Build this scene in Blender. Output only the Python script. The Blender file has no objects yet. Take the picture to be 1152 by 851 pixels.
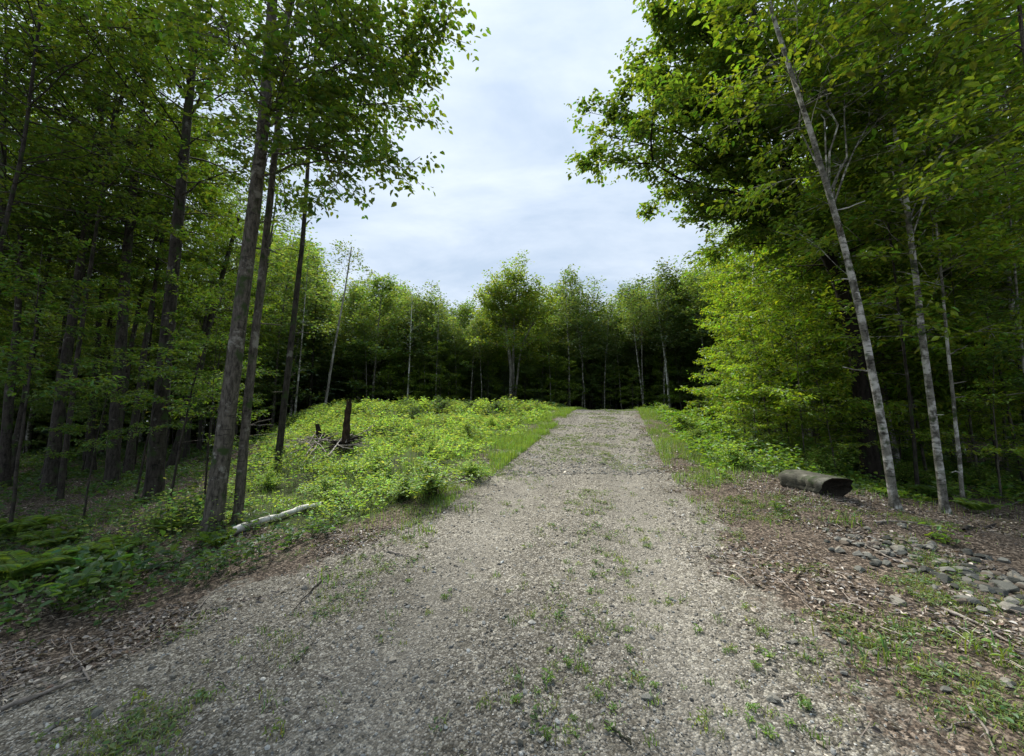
import bpy, math, random
import numpy as np
from mathutils import Vector
R = math.radians
rs = np.random.RandomState
SC = bpy.context.scene
COL = SC.collection

# ------------------------------------------------------------------ camera
F_PX, CX, CY, PITCH, EYE = 450.0, 576.0, 425.5, R(6.7), 1.6
cam_d = bpy.data.cameras.new("camera"); cam = bpy.data.objects.new("camera", cam_d); COL.objects.link(cam)
cam.location = (0, 0, EYE); cam.rotation_euler = (R(90) + PITCH, 0, 0)
cam_d.sensor_width = 36; cam_d.lens = F_PX / 1152 * 36; cam_d.clip_start = .05; cam_d.clip_end = 2000
SC.camera = cam
# ------------------------------------------------------------------ world, sun, exposure
SUN_EL, SUN_AZ = R(56), R(-27)
w = bpy.data.worlds.new("World"); SC.world = w; w.use_nodes = True
nt = w.node_tree; nt.nodes.clear(); N = nt.nodes.new; LK = nt.links.new
wo = N('ShaderNodeOutputWorld'); bg = N('ShaderNodeBackground'); bg.inputs[1].default_value = .09
sky = N('ShaderNodeTexSky'); sky.sky_type = 'NISHITA'; sky.sun_disc = False
sky.sun_elevation = SUN_EL; sky.sun_rotation = SUN_AZ; sky.altitude = 300
tc = N('ShaderNodeTexCoord'); sep = N('ShaderNodeSeparateXYZ'); LK(tc.outputs['Generated'], sep.inputs[0])
zz = N('ShaderNodeMath'); zz.operation = 'ADD'; LK(sep.outputs[2], zz.inputs[0]); zz.inputs[1].default_value = .18
dv = N('ShaderNodeVectorMath'); dv.operation = 'DIVIDE'; LK(tc.outputs['Generated'], dv.inputs[0])
cb = N('ShaderNodeCombineXYZ')
for i in range(3): LK(zz.outputs[0], cb.inputs[i])
LK(cb.outputs[0], dv.inputs[1])
mp = N('ShaderNodeMapping'); LK(dv.outputs[0], mp.inputs[0]); mp.inputs['Rotation'].default_value = (0, 0, .6); mp.inputs['Scale'].default_value = (1.0, 1.8, 1)
n1 = N('ShaderNodeTexNoise'); LK(mp.outputs[0], n1.inputs[0]); n1.inputs['Scale'].default_value = 1.5; n1.inputs['Detail'].default_value = 6; n1.inputs['Distortion'].default_value = .25; n1.inputs['Roughness'].default_value = .58
cr = N('ShaderNodeValToRGB'); LK(n1.outputs[0], cr.inputs[0])
cr.color_ramp.elements[0].position = .36; cr.color_ramp.elements[0].color = (3.3, 4.0, 4.9, 1)
cr.color_ramp.elements[1].position = .64; cr.color_ramp.elements[1].color = (4.75, 5.3, 5.95, 1)
# brighter, whiter cloud higher up
rz = N('ShaderNodeMapRange'); LK(sep.outputs[2], rz.inputs[0]); rz.inputs[1].default_value = .15; rz.inputs[2].default_value = .85
rz.inputs[3].default_value = .88; rz.inputs[4].default_value = 1.12
ml = N('ShaderNodeVectorMath'); ml.operation = 'SCALE'; LK(cr.outputs[0], ml.inputs[0]); LK(rz.outputs[0], ml.inputs['Scale'])
mx = N('ShaderNodeMix'); mx.data_type = 'RGBA'; mx.inputs[0].default_value = .90
LK(sky.outputs[0], mx.inputs[6]); LK(ml.outputs[0], mx.inputs[7]); LK(mx.outputs[2], bg.inputs[0]); LK(bg.outputs[0], wo.inputs[0])
sl = bpy.data.lights.new("sun", 'SUN'); sl.energy = 4.2; sl.angle = R(20); sl.color = (1, .95, .86)
so = bpy.data.objects.new("sun", sl); COL.objects.link(so)
sd = Vector((math.sin(SUN_AZ) * math.cos(SUN_EL), math.cos(SUN_AZ) * math.cos(SUN_EL), math.sin(SUN_EL)))
so.rotation_euler = (-sd).to_track_quat('-Z', 'Y').to_euler(); so.location = (0, 0, 40)
vs = SC.view_settings; vs.view_transform = 'Standard'; vs.look = 'None'; vs.exposure = 1.06; vs.gamma = 1; vs.use_curve_mapping = False
cy = SC.cycles; cy.max_bounces = 5; cy.diffuse_bounces = 4; cy.glossy_bounces = 2; cy.transmission_bounces = 3; cy.transparent_max_bounces = 4
cy.use_denoising = True; cy.sample_clamp_indirect = 4

# ------------------------------------------------------------------ helpers
def ss(x, a, b):
    t = np.clip((np.asarray(x, float) - a) / (b - a), 0, 1); return t * t * (3 - 2 * t)
_lat = rs(7).rand(256, 256)
def vn(x, y, s=1.0, o=0):
    x = np.asarray(x, float) * s + 37.1 * o + 1000; y = np.asarray(y, float) * s + 91.7 * o + 1000
    xi = np.floor(x).astype(int); yi = np.floor(y).astype(int); fx = x - xi; fy = y - yi
    fx = fx * fx * (3 - 2 * fx); fy = fy * fy * (3 - 2 * fy)
    g = lambda a, b: _lat[a % 256, b % 256]
    return (g(xi, yi) * (1 - fx) + g(xi + 1, yi) * fx) * (1 - fy) + (g(xi, yi + 1) * (1 - fx) + g(xi + 1, yi + 1) * fx) * fy
def fbm(x, y, s, o=0): return (vn(x, y, s, o) + .5 * vn(x, y, 2.1 * s, o + 1) + .25 * vn(x, y, 4.3 * s, o + 2)) / 1.75
def cpath(y): y = np.asarray(y, float); return .135 * ((y - 3) + np.sqrt((y - 3) ** 2 + 2))
PY = [-60, 0, 4.5, 9.5, 15, 20, 23, 27, 60, 400]; PZ = [-1.5, 0, .30, .78, 1.5, 2.28, 2.5, 2.6, 2.7, 3]
def prof(y): return (np.interp(y - .9, PY, PZ) + np.interp(y, PY, PZ) + np.interp(y + .9, PY, PZ)) / 3
def terr(x, y):
    x = np.asarray(x, float); y = np.asarray(y, float)
    yc = np.clip(y, -20, 45)
    u = x - cpath(yc); p = prof(y)
    zl = -.32 + .02 * np.clip(y, 0, 40); zr = 0.02 + .04 * np.clip(y - 5, 0, 60)
    a = x + .5 * yc
    z = zl + (p - zl) * ss(a, -6.0, 2.6)
    sr = ss(u, 2.2, 8) * (1 - ss(y, 26, 36))
    z = z + (zr - z) * sr
    off = 1 - np.exp(-(np.abs(u) / 3.2) ** 4)
    z = z + off * ((fbm(x, y, .35, 3) - .5) * .42 + (vn(x, y, 1.6, 8) - .5) * .10)
    z = z + (vn(x, y, .9, 5) - .5) * .05 - .035 * np.exp(-((np.abs(u) - .85) / .35) ** 2)
    return z
def ray(px, py):
    a = (px - CX) / F_PX; b = (CY - py) / F_PX
    return np.array([a, math.cos(PITCH) - b * math.sin(PITCH), math.sin(PITCH) + b * math.cos(PITCH)])
def atY(px, py, Y):
    r = ray(px, py); return np.array([0, 0, EYE]) + r * (Y / r[1])
def hit(px, py, far=60):
    r = ray(px, py); t = .8
    while t < far:
        p = np.array([0, 0, EYE]) + r * t
        if p[2] <= terr(p[0], p[1]): return np.array([p[0], p[1], float(terr(p[0], p[1]))])
        t += .03
    return np.array([p[0], p[1], float(terr(p[0], p[1]))])
def nz(v): return v / np.maximum(np.linalg.norm(v, axis=-1, keepdims=True), 1e-9)

class Acc:
    """collects vertices, faces, colours and material slots of ONE mesh"""
    def __init__(s): s.v = []; s.q = []; s.c = []; s.m = []; s.n = 0
    def add(s, V, Q, C, mi=0):
        V = np.asarray(V, float).reshape(-1, 3); Q = np.asarray(Q, int)
        if not len(V): return
        C = np.asarray(C, float)
        if C.ndim == 1: C = np.tile(C, (len(V), 1))
        s.v.append(V); s.q.append((Q + s.n)); s.c.append(C); s.m.append(np.full(len(Q), mi)); s.n += len(V)
    def mesh(s, name, mats, smooth=False):
        V = np.concatenate(s.v); C = np.concatenate(s.c)
        me = bpy.data.meshes.new(name)
        sizes = np.concatenate([np.full(len(q), q.shape[1]) for q in s.q]); loops = np.concatenate([q.ravel() for q in s.q])
        me.vertices.add(len(V)); me.vertices.foreach_set('co', V.ravel().astype('f'))
        me.loops.add(len(loops)); me.loops.foreach_set('vertex_index', loops.astype('i'))
        me.polygons.add(len(sizes)); st = np.concatenate([[0], np.cumsum(sizes)[:-1]])
        me.polygons.foreach_set('loop_start', st.astype('i')); me.polygons.foreach_set('loop_total', sizes.astype('i'))
        me.polygons.foreach_set('material_index', np.concatenate(s.m).astype('i'))
        me.polygons.foreach_set('use_smooth', np.full(len(sizes), smooth))
        ca = me.color_attributes.new('Col', 'FLOAT_COLOR', 'POINT')
        ca.data.foreach_set('color', np.hstack([C, np.ones((len(C), 1))]).ravel().astype('f'))
        for m in mats: me.materials.append(m)
        me.update(calc_edges=True); return me
def tag(o, label=None, cat=None, group=None, kind=None):
    if label: o['label'] = label
    if cat: o['category'] = cat
    if group: o['group'] = group
    if kind: o['kind'] = kind
    return o
def obj(name, me, parent=None, loc=None):
    o = bpy.data.objects.new(name, me); COL.objects.link(o)
    if parent is not None: o.parent = parent
    if loc is not None: o.location = tuple(map(float, loc))
    return o
def empty(name, loc, rz=0, sc=1.0):
    o = bpy.data.objects.new(name, None); COL.objects.link(o); o.location = tuple(map(float, loc)); o.rotation_euler = (0, 0, rz)
    o.scale = (sc,) * 3 if np.isscalar(sc) else sc; o.empty_display_size = .3; return o

def tubes(P, Rr, k=5, twist=None):
    """P (n,m,3) curves, Rr (n,m) radii -> verts, quads"""
    P = np.asarray(P, float); n, m, _ = P.shape
    T = np.empty_like(P); T[:, 1:-1] = P[:, 2:] - P[:, :-2]; T[:, 0] = P[:, 1] - P[:, 0]; T[:, -1] = P[:, -1] - P[:, -2]; T = nz(T)
    mean = nz(P[:, -1] - P[:, 0]); ref = np.where(np.abs(mean[:, 2:3]) > .8, [[1., 0, 0]], [[0, 0, 1.]])[:, None, :]
    A = nz(np.cross(T, np.broadcast_to(ref, T.shape))); B = np.cross(T, A)
    th = np.linspace(0, 2 * np.pi, k, endpoint=False)
    V = P[:, :, None, :] + Rr[:, :, None, None] * (np.cos(th)[None, None, :, None] * A[:, :, None, :] + np.sin(th)[None, None, :, None] * B[:, :, None, :])
    i = np.arange(n)[:, None, None] * m * k + np.arange(m - 1)[None, :, None] * k; j = np.arange(k)[None, None, :]; j2 = (j + 1) % k
    Q = np.stack([i + j, i + j2, i + k + j2, i + k + j], -1).reshape(-1, 4)
    return V.reshape(-1, 3), Q
def bez(S, E, lift, rng, m=7, wob=.05):
    S = np.atleast_2d(S); E = np.atleast_2d(E); L = np.linalg.norm(E - S, axis=1, keepdims=True)
    Cc = (S + E) / 2 + np.array([0, 0, 1.]) * L * np.reshape(lift, (-1, 1)) + rng.randn(*S.shape) * L * wob
    t = np.linspace(0, 1, m)[None, :, None]
    P = (1 - t) ** 2 * S[:, None] + 2 * t * (1 - t) * Cc[:, None] + t * t * E[:, None]
    P[:, 1:-1] += rng.randn(len(S), m - 2, 3) * L[:, None] * wob * .22
    return P
def leaves(acc, P, D, Nn, S, C, far=False, mi=1, wd=.6):
    """leaf blades: base P, direction D, normal N, size S, colour C"""
    D = nz(D); X = nz(np.cross(D, Nn)); Nn = np.cross(X, D); S = S[:, None]
    n = len(P)
    if far:
        V = np.stack([P, P + D * S * .5 + X * S * .5 * wd + Nn * S * .08, P + D * S, P + D * S * .5 - X * S * .5 * wd + Nn * S * .08], 1)
        Q = np.arange(n)[:, None] * 4 + np.array([[0, 1, 2, 3]]); acc.add(V, Q, np.repeat(C, 4, 0), mi); return
    V = np.stack([P, P + D * S * .32 + X * S * .46 * wd + Nn * S * .10, P + D * S * .72 + X * S * .34 * wd + Nn * S * .05, P + D * S - Nn * S * .12,
                  P + D * S * .72 - X * S * .34 * wd + Nn * S * .05, P + D * S * .32 - X * S * .46 * wd + Nn * S * .10], 1)
    b = np.arange(n)[:, None] * 6
    Q = np.concatenate([b + np.array([[0, 1, 2, 3]]), b + np.array([[0, 3, 4, 5]])])
    acc.add(V, Q, np.repeat(C, 6, 0), mi)
def vary(rng, n, base, h=.18, v=.22):
    b = np.array(base)[None, :] * (1 + v * rng.randn(n, 1)).clip(.5, 1.7)
    b[:, 0:1] *= (1 + h * rng.randn(n, 1)).clip(.5, 1.6); b[:, 2] *= (1 + .2 * rng.randn(n)).clip(.4, 1.8)
    return b.clip(.004, .9)

# ------------------------------------------------------------------ materials
def mat(name):
    m = bpy.data.materials.new(name); m.use_nodes = True; t = m.node_tree; t.nodes.clear()
    o = t.nodes.new('ShaderNodeOutputMaterial'); return m, t, o
def leafmat(name, trans=.55, gloss=.03, rough=.5, rv=.22):
    m, t, o = mat(name); n = t.nodes.new; l = t.links.new
    a = n('ShaderNodeAttribute'); a.attribute_name = 'Col'
    oi = n('ShaderNodeObjectInfo'); mr = n('ShaderNodeMapRange'); l(oi.outputs['Random'], mr.inputs[0]); mr.inputs[3].default_value = 1 - rv; mr.inputs[4].default_value = 1 + rv
    sc = n('ShaderNodeVectorMath'); sc.operation = 'SCALE'; l(a.outputs['Color'], sc.inputs[0]); l(mr.outputs[0], sc.inputs['Scale'])
    tc_ = n('ShaderNodeVectorMath'); tc_.operation = 'MULTIPLY'; l(sc.outputs[0], tc_.inputs[0]); tc_.inputs[1].default_value = (1.25, 1.25, .55)
    d = n('ShaderNodeBsdfDiffuse'); l(sc.outputs[0], d.inputs[0]); tr = n('ShaderNodeBsdfTranslucent'); l(tc_.outputs[0], tr.inputs[0])
    mx = n('ShaderNodeMixShader'); mx.inputs[0].default_value = trans; l(d.outputs[0], mx.inputs[1]); l(tr.outputs[0], mx.inputs[2])
    g = n('ShaderNodeBsdfGlossy'); g.inputs['Roughness'].default_value = rough; g.inputs[0].default_value = (.8, .9, 1, 1)
    m2 = n('ShaderNodeMixShader'); m2.inputs[0].default_value = gloss; l(mx.outputs[0], m2.inputs[1]); l(g.outputs[0], m2.inputs[2]); l(m2.outputs[0], o.inputs[0])
    return m
M_LEAF = leafmat('leaf'); M_GRASS = leafmat('grass_blade', .45, .03); M_DRY = leafmat('dry_leaf', .12, .05, .5, .0)
def barkmat(name, c1, c2, c3, scale=14, patch=.55, stretch=(1, 1, .35), bump=.6, fleck=.5, moss=0.0):
    m, t, o = mat(name); n = t.nodes.new; l = t.links.new
    tc = n('ShaderNodeTexCoord'); mp = n('ShaderNodeMapping'); l(tc.outputs['Object'], mp.inputs[0]); mp.inputs['Scale'].default_value = stretch
    a = n('ShaderNodeTexNoise'); l(mp.outputs[0], a.inputs[0]); a.inputs['Scale'].default_value = scale; a.inputs['Detail'].default_value = 6; a.inputs['Roughness'].default_value = .7
    b = n('ShaderNodeTexNoise'); l(tc.outputs['Object'], b.inputs[0]); b.inputs['Scale'].default_value = 3.2; b.inputs['Detail'].default_value = 5; b.inputs['Roughness'].default_value = .65
    r = n('ShaderNodeValToRGB'); l(a.outputs[0], r.inputs[0]); r.color_ramp.elements[0].position = .36; r.color_ramp.elements[0].color = (*c1, 1); r.color_ramp.elements[1].position = .62; r.color_ramp.elements[1].color = (*c2, 1)
    r2 = n('ShaderNodeValToRGB'); l(b.outputs[0], r2.inputs[0]); r2.color_ramp.elements[0].position = patch; r2.color_ramp.elements[0].color = (0, 0, 0, 1); r2.color_ramp.elements[1].position = patch + .07; r2.color_ramp.elements[1].color = (1, 1, 1, 1)
    mx = n('ShaderNodeMix'); mx.data_type = 'RGBA'; l(r2.outputs[0], mx.inputs[0]); l(r.outputs[0], mx.inputs[6]); mx.inputs[7].default_value = (*c3, 1)
    # dark horizontal flecks (lenticels, branch scars)
    mp2 = n('ShaderNodeMapping'); l(tc.outputs['Object'], mp2.inputs[0]); mp2.inputs['Scale'].default_value = (6, 6, 30)
    f = n('ShaderNodeTexNoise'); l(mp2.outputs[0], f.inputs[0]); f.inputs['Scale'].default_value = 1.1; f.inputs['Detail'].default_value = 3
    fr = n('ShaderNodeValToRGB'); l(f.outputs[0], fr.inputs[0]); fr.color_ramp.elements[0].position = .60; fr.color_ramp.elements[0].color = (1, 1, 1, 1); fr.color_ramp.elements[1].position = .68; v = 1 - fleck; fr.color_ramp.elements[1].color = (v, v, v, 1)
    mu = n('ShaderNodeMix'); mu.data_type = 'RGBA'; mu.blend_type = 'MULTIPLY'; mu.inputs[0].default_value = 1; l(mx.outputs[2], mu.inputs[6]); l(fr.outputs[0], mu.inputs[7])
    last = mu.outputs[2]
    if moss:
        g = n('ShaderNodeTexNoise'); l(tc.outputs['Object'], g.inputs[0]); g.inputs['Scale'].default_value = 5; g.inputs['Detail'].default_value = 6
        gr = n('ShaderNodeValToRGB'); l(g.outputs[0], gr.inputs[0]); gr.color_ramp.elements[0].position = .62 - moss * .2; gr.color_ramp.elements[1].position = .72 - moss * .2
        mg = n('ShaderNodeMix'); mg.data_type = 'RGBA'; l(gr.outputs[0], mg.inputs[0]); l(last, mg.inputs[6]); mg.inputs[7].default_value = (.035, .055, .018, 1); last = mg.outputs[2]
    p = n('ShaderNodeBsdfPrincipled'); l(last, p.inputs['Base Color']); p.inputs['Roughness'].default_value = .9; p.inputs['Specular IOR Level'].default_value = .2
    bp = n('ShaderNodeBump'); bp.inputs['Strength'].default_value = bump; bp.inputs['Distance'].default_value = .02; l(a.outputs[0], bp.inputs['Height']); l(bp.outputs[0], p.inputs['Normal']); l(p.outputs[0], o.inputs[0])
    return m
M_BARK = barkmat('dark_bark', (.012, .010, .009), (.060, .052, .043), (.15, .145, .125), 16, .60, (1, 1, .3), .9, .5, .35)
M_BARKG = barkmat('grey_brown_bark', (.028, .025, .02), (.13, .115, .093), (.22, .21, .18), 26, .56, (1, 1, .3), .9, .5, .3)
M_BEECH = barkmat('pale_mottled_bark', (.045, .042, .033), (.21, .20, .17), (.44, .43, .39), 11, .50, (1, 1, .7), .3, .72, .25)
M_BIRCH = barkmat('white_birch_bark', (.30, .29, .26), (.55, .54, .50), (.66, .65, .62), 9, .45, (1, 1, .8), .2, .6)
M_FARB = barkmat('grey_bark', (.10, .09, .08), (.26, .245, .22), (.38, .37, .34), 6, .55, (1, 1, .4), .3, .4)
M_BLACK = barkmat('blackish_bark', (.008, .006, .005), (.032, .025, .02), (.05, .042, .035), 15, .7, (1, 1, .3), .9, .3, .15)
M_DEAD = barkmat('weathered_wood', (.09, .08, .068), (.27, .24, .21), (.36, .33, .29), 18, .6, (1, 1, 1), .5, .3)
M_ROT = barkmat('rotten_wood', (.010, .008, .006), (.065, .042, .028), (.10, .075, .055), 15, .62, (1, 1, .25), .9, .3)
M_LOG = barkmat('mossy_log_wood', (.035, .034, .026), (.10, .098, .076), (.16, .155, .13), 9, .58, (.25, 1.4, 1.4), .5, .15, .25)
M_LOGE = barkmat('dark_cut_wood', (.008, .007, .005), (.03, .025, .018), (.04, .03, .02), 25, .6, (1, 1, 1), .9, .2)

def groundmat():
    m, t, o = mat('ground'); n = t.nodes.new; l = t.links.new
    tc = n('ShaderNodeTexCoord'); a = n('ShaderNodeAttribute'); a.attribute_name = 'Col'; sp = n('ShaderNodeSeparateColor'); l(a.outputs['Color'], sp.inputs[0])
    def vor(s, f='F1'):
        v = n('ShaderNodeTexVoronoi'); l(tc.outputs['Object'], v.inputs['Vector']); v.inputs['Scale'].default_value = s; v.feature = f; v.voronoi_dimensions = '3D'; return v
    def noi(s, d=5, r=.6):
        v = n('ShaderNodeTexNoise'); l(tc.outputs['Object'], v.inputs['Vector']); v.inputs['Scale'].default_value = s; v.inputs['Detail'].default_value = d; v.inputs['Roughness'].default_value = r; return v
    def ramp(src, els):
        r = n('ShaderNodeValToRGB'); l(src, r.inputs[0]); e = r.color_ramp.elements
        while len(e) < len(els): e.new(.5)
        for x, (p_, c_) in zip(e, els): x.position = p_; x.color = (*c_, 1)
        return r
    def mixc(f, A, B, bt='MIX'):
        x = n('ShaderNodeMix'); x.data_type = 'RGBA'; x.blend_type = bt
        if isinstance(f, float): x.inputs[0].default_value = f
        else: l(f, x.inputs[0])
        for s_, q in ((6, A), (7, B)):
            if isinstance(q, tuple): x.inputs[s_].default_value = (*q, 1)
            else: l(q, x.inputs[s_])
        return x.outputs[2]
    def mth(op, A, B=0.0):
        x = n('ShaderNodeMath'); x.operation = op
        for i_, q in enumerate((A, B)):
            if isinstance(q, (int, float)): x.inputs[i_].default_value = q
            else: l(q, x.inputs[i_])
        return x.outputs[0]
    v1 = vor(80); v2 = vor(38); s1 = n('ShaderNodeSeparateColor'); l(v1.outputs['Color'], s1.inputs[0]); s2 = n('ShaderNodeSeparateColor'); l(v2.outputs['Color'], s2.inputs[0])
    st = [(0, (.075, .07, .06)), (.35, (.148, .14, .122)), (.6, (.205, .196, .173)), (.8, (.285, .275, .248)), (1, (.44, .43, .395))]
    g1 = ramp(s1.outputs[0], st).outputs[0]; g2 = ramp(s2.outputs[0], [(p_, tuple(np.array(c_) * (1.0, 1, .97))) for p_, c_ in st]).outputs[0]
    big = mth('GREATER_THAN', s2.outputs[1], .72); gr = mixc(big, g1, g2)
    d1 = ramp(v1.outputs['Distance'], [(.35, (1, 1, 1)), (.75, (.45, .43, .4))]).outputs[0]; gr = mixc(.8, gr, d1, 'MULTIPLY')
    mot = ramp(noi(1.3, 6).outputs[0], [(.35, (.78, .76, .72)), (.65, (1.12, 1.1, 1.06))]).outputs[0]; gr = mixc(1.0, gr, mot, 'MULTIPLY')
    fine = ramp(noi(120, 3, .8).outputs[0], [(.3, (.13, .122, .105)), (.7, (.34, .325, .285))]).outputs[0]
    gr = mixc(mth('MULTIPLY', sp.outputs[1], .3), gr, fine)
    v3 = vor(55); s3 = n('ShaderNodeSeparateColor'); l(v3.outputs['Color'], s3.inputs[0])
    lt = ramp(s3.outputs[0], [(0, (.022, .018, .014)), (.4, (.06, .048, .038)), (.7, (.115, .09, .07)), (1, (.26, .22, .18))]).outputs[0]
    lt = mixc(.75, lt, ramp(noi(30, 6, .8).outputs[0], [(.35, (.25, .24, .22)), (.65, (1.45, 1.4, 1.35))]).outputs[0], 'MULTIPLY')
    gn = ramp(noi(34, 5, .7).outputs[0], [(.3, (.018, .020, .010)), (.55, (.045, .06, .02)), (.75, (.085, .125, .03))]).outputs[0]
    edge = mth('MULTIPLY', mth('SUBTRACT', noi(7, 6, .7).outputs[0], .5), 1.5)
    fg = n('ShaderNodeMapRange'); l(mth('ADD', sp.outputs[0], edge), fg.inputs[0]); fg.inputs[1].default_value = .38; fg.inputs[2].default_value = .62
    edge2 = mth('MULTIPLY', mth('SUBTRACT', noi(11, 5, .7).outputs[0], .5), 1.4)
    fn = n('ShaderNodeMapRange'); l(mth('ADD', sp.outputs[2], edge2), fn.inputs[0]); fn.inputs[1].default_value = .4; fn.inputs[2].default_value = .6
    c = mixc(fn.outputs[0], mixc(fg.outputs[0], lt, gr), gn)
    p = n('ShaderNodeBsdfPrincipled'); l(c, p.inputs['Base Color']); p.inputs['Roughness'].default_value = .92; p.inputs['Specular IOR Level'].default_value = .15
    h = mth('ADD', mth('MULTIPLY', v1.outputs['Distance'], -.9), mth('ADD', mth('MULTIPLY', v2.outputs['Distance'], -.7), noi(18, 5, .7).outputs[0]))
    bp = n('ShaderNodeBump'); bp.inputs['Strength'].default_value = .9; bp.inputs['Distance'].default_value = .012; l(h, bp.inputs['Height']); l(bp.outputs[0], p.inputs['Normal'])
    l(p.outputs[0], o.inputs[0]); return m
def stonemat():
    m, t, o = mat('stone'); n = t.nodes.new; l = t.links.new
    a = n('ShaderNodeAttribute'); a.attribute_name = 'Col'; tc = n('ShaderNodeTexCoord'); z = n('ShaderNodeTexNoise'); l(tc.outputs['Object'], z.inputs[0]); z.inputs['Scale'].default_value = 22; z.inputs['Detail'].default_value = 7; z.inputs['Roughness'].default_value = .7
    r = n('ShaderNodeValToRGB'); l(z.outputs[0], r.inputs[0]); r.color_ramp.elements[0].position = .3; r.color_ramp.elements[0].color = (.5, .5, .48, 1); r.color_ramp.elements[1].position = .7; r.color_ramp.elements[1].color = (1.3, 1.3, 1.28, 1)
    mx = n('ShaderNodeMix'); mx.data_type = 'RGBA'; mx.blend_type = 'MULTIPLY'; mx.inputs[0].default_value = 1; l(a.outputs['Color'], mx.inputs[6]); l(r.outputs[0], mx.inputs[7])
    p = n('ShaderNodeBsdfPrincipled'); l(mx.outputs[2], p.inputs['Base Color']); p.inputs['Roughness'].default_value = .85; p.inputs['Specular IOR Level'].default_value = .25
    b = n('ShaderNodeBump'); b.inputs['Strength'].default_value = .5; b.inputs['Distance'].default_value = .01; l(z.outputs[0], b.inputs['Height']); l(b.outputs[0], p.inputs['Normal']); l(p.outputs[0], o.inputs[0]); return m
M_GROUND = groundmat(); M_STONE = stonemat()

# ------------------------------------------------------------------ ground sheet
def xl(y): return cpath(y) - np.interp(y, [0, 2.5, 3.5, 5, 30], [3.9, 3.55, 3.0, 2.2, 1.95])
def xr(y): return cpath(y) + np.interp(y, [0, 3.5, 5, 30], [2.1, 2.0, 1.95, 1.9])
def gravel(x, y):
    """1 in the driveway, 0 outside it"""
    n = (fbm(x, y, 1.1, 11) - .5) * 1.1
    return ss(x - xl(y) + n, -.35, .45) * ss(xr(y) - x + n, -.6, .8) * (1 - ss(y, 27, 29))
def green(x, y):
    """where the open clearing and the banks are overgrown"""
    x = np.asarray(x, float); y = np.asarray(y, float)
    n = (fbm(x, y, .8, 21) - .5) * 1.2
    a = x + .47 * y
    left = ss(xl(y) - .15 - x + n * .6, 0, .6) * ss(a + n, -3.2, -1.2) * ss(y + n, 4.9, 6.2) * (1 - ss(y, 31, 34))
    right = ss(x - xr(y) - .25 + n * .7, 0, .7) * ss(y + n, 7.4, 9.4) * (1 - ss(y, 31, 34)) * (1 - ss(x + n, 12.5, 15))
    return np.clip(left + right, 0, 1)
def spread(c, half, step, limit, grow):
    a = [0.]; st = step
    while a[-1] < limit:
        if a[-1] > half: st *= grow
        a.append(a[-1] + st)
    a = np.array(a); return np.unique(np.concatenate([c - a, c + a]))
gx = spread(0, 7, .06, 500, 1.06); gy = spread(4.5, 4.5, .06, 600, 1.045)
X, Y = np.meshgrid(gx, gy); V = np.stack([X, Y, terr(X, Y)], -1)
gg = gravel(X, Y); gn_ = green(X, Y)
lm = (ss(fbm(X, Y, .8, 31), .62, .8) * .4) * (1 - gg) * (1 - gn_)
V[..., 2] += (rs(3).rand(*X.shape) - .5) * .012 * (np.hypot(X, Y) < 12)
i = np.arange(len(gy) - 1)[:, None] * len(gx) + np.arange(len(gx) - 1)[None, :]
Q = np.stack([i, i + 1, i + 1 + len(gx), i + len(gx)], -1).reshape(-1, 4)
A = Acc(); A.add(V, Q, np.stack([gg, np.exp(-((np.abs(X - cpath(Y)) - .9) / .34) ** 2) * gg, np.clip(gn_ + lm, 0, 1)], -1).reshape(-1, 3))
tag(obj('ground', A.mesh('ground', [M_GROUND], True)), kind='structure')

# ------------------------------------------------------------------ tree grower
def trunk_curve(pts, m=22, wob=.02, rng=None):
    pts = np.array(pts, float); d = np.r_[0, np.cumsum(np.linalg.norm(np.diff(pts, axis=0), axis=1))]; t = np.linspace(0, d[-1], m)
    P = np.stack([np.interp(t, d, pts[:, k]) for k in range(3)], 1)
    for _ in range(3): P[1:-1] = (P[:-2] + 2 * P[1:-1] + P[2:]) / 4
    if rng is not None: P[1:, :2] += np.cumsum(rng.randn(m - 1, 2) * wob, axis=0) * .5
    return P
def add_trunk(acc, P, r0, r1, sides=12, flare=.5, rng=None, rough=.05):
    m = len(P); t = np.linspace(0, 1, m); h = np.linalg.norm(P - P[0], axis=1)
    rr = r0 + (r1 - r0) * t ** .85 + flare * r0 * np.exp(-h / (r0 * 1.6))
    V, Q = tubes(P[None], rr[None], sides)
    if rng is not None:
        V = V.reshape(m, sides, 3); lobes = 1 + .18 * flare * 2 * np.exp(-h / (r0 * 2.5))[:, None] * np.cos(np.arange(sides) * 2 * np.pi / sides * 4 + rng.rand() * 6)[None]
        V = P[:, None] + (V - P[:, None]) * (lobes * (1 + rough * rng.randn(m, sides)))[..., None]; V = V.reshape(-1, 3)
    acc.add(V, Q, (.1, .1, .1), 0); return rr
UP = np.array([0, 0, 1.])
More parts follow.
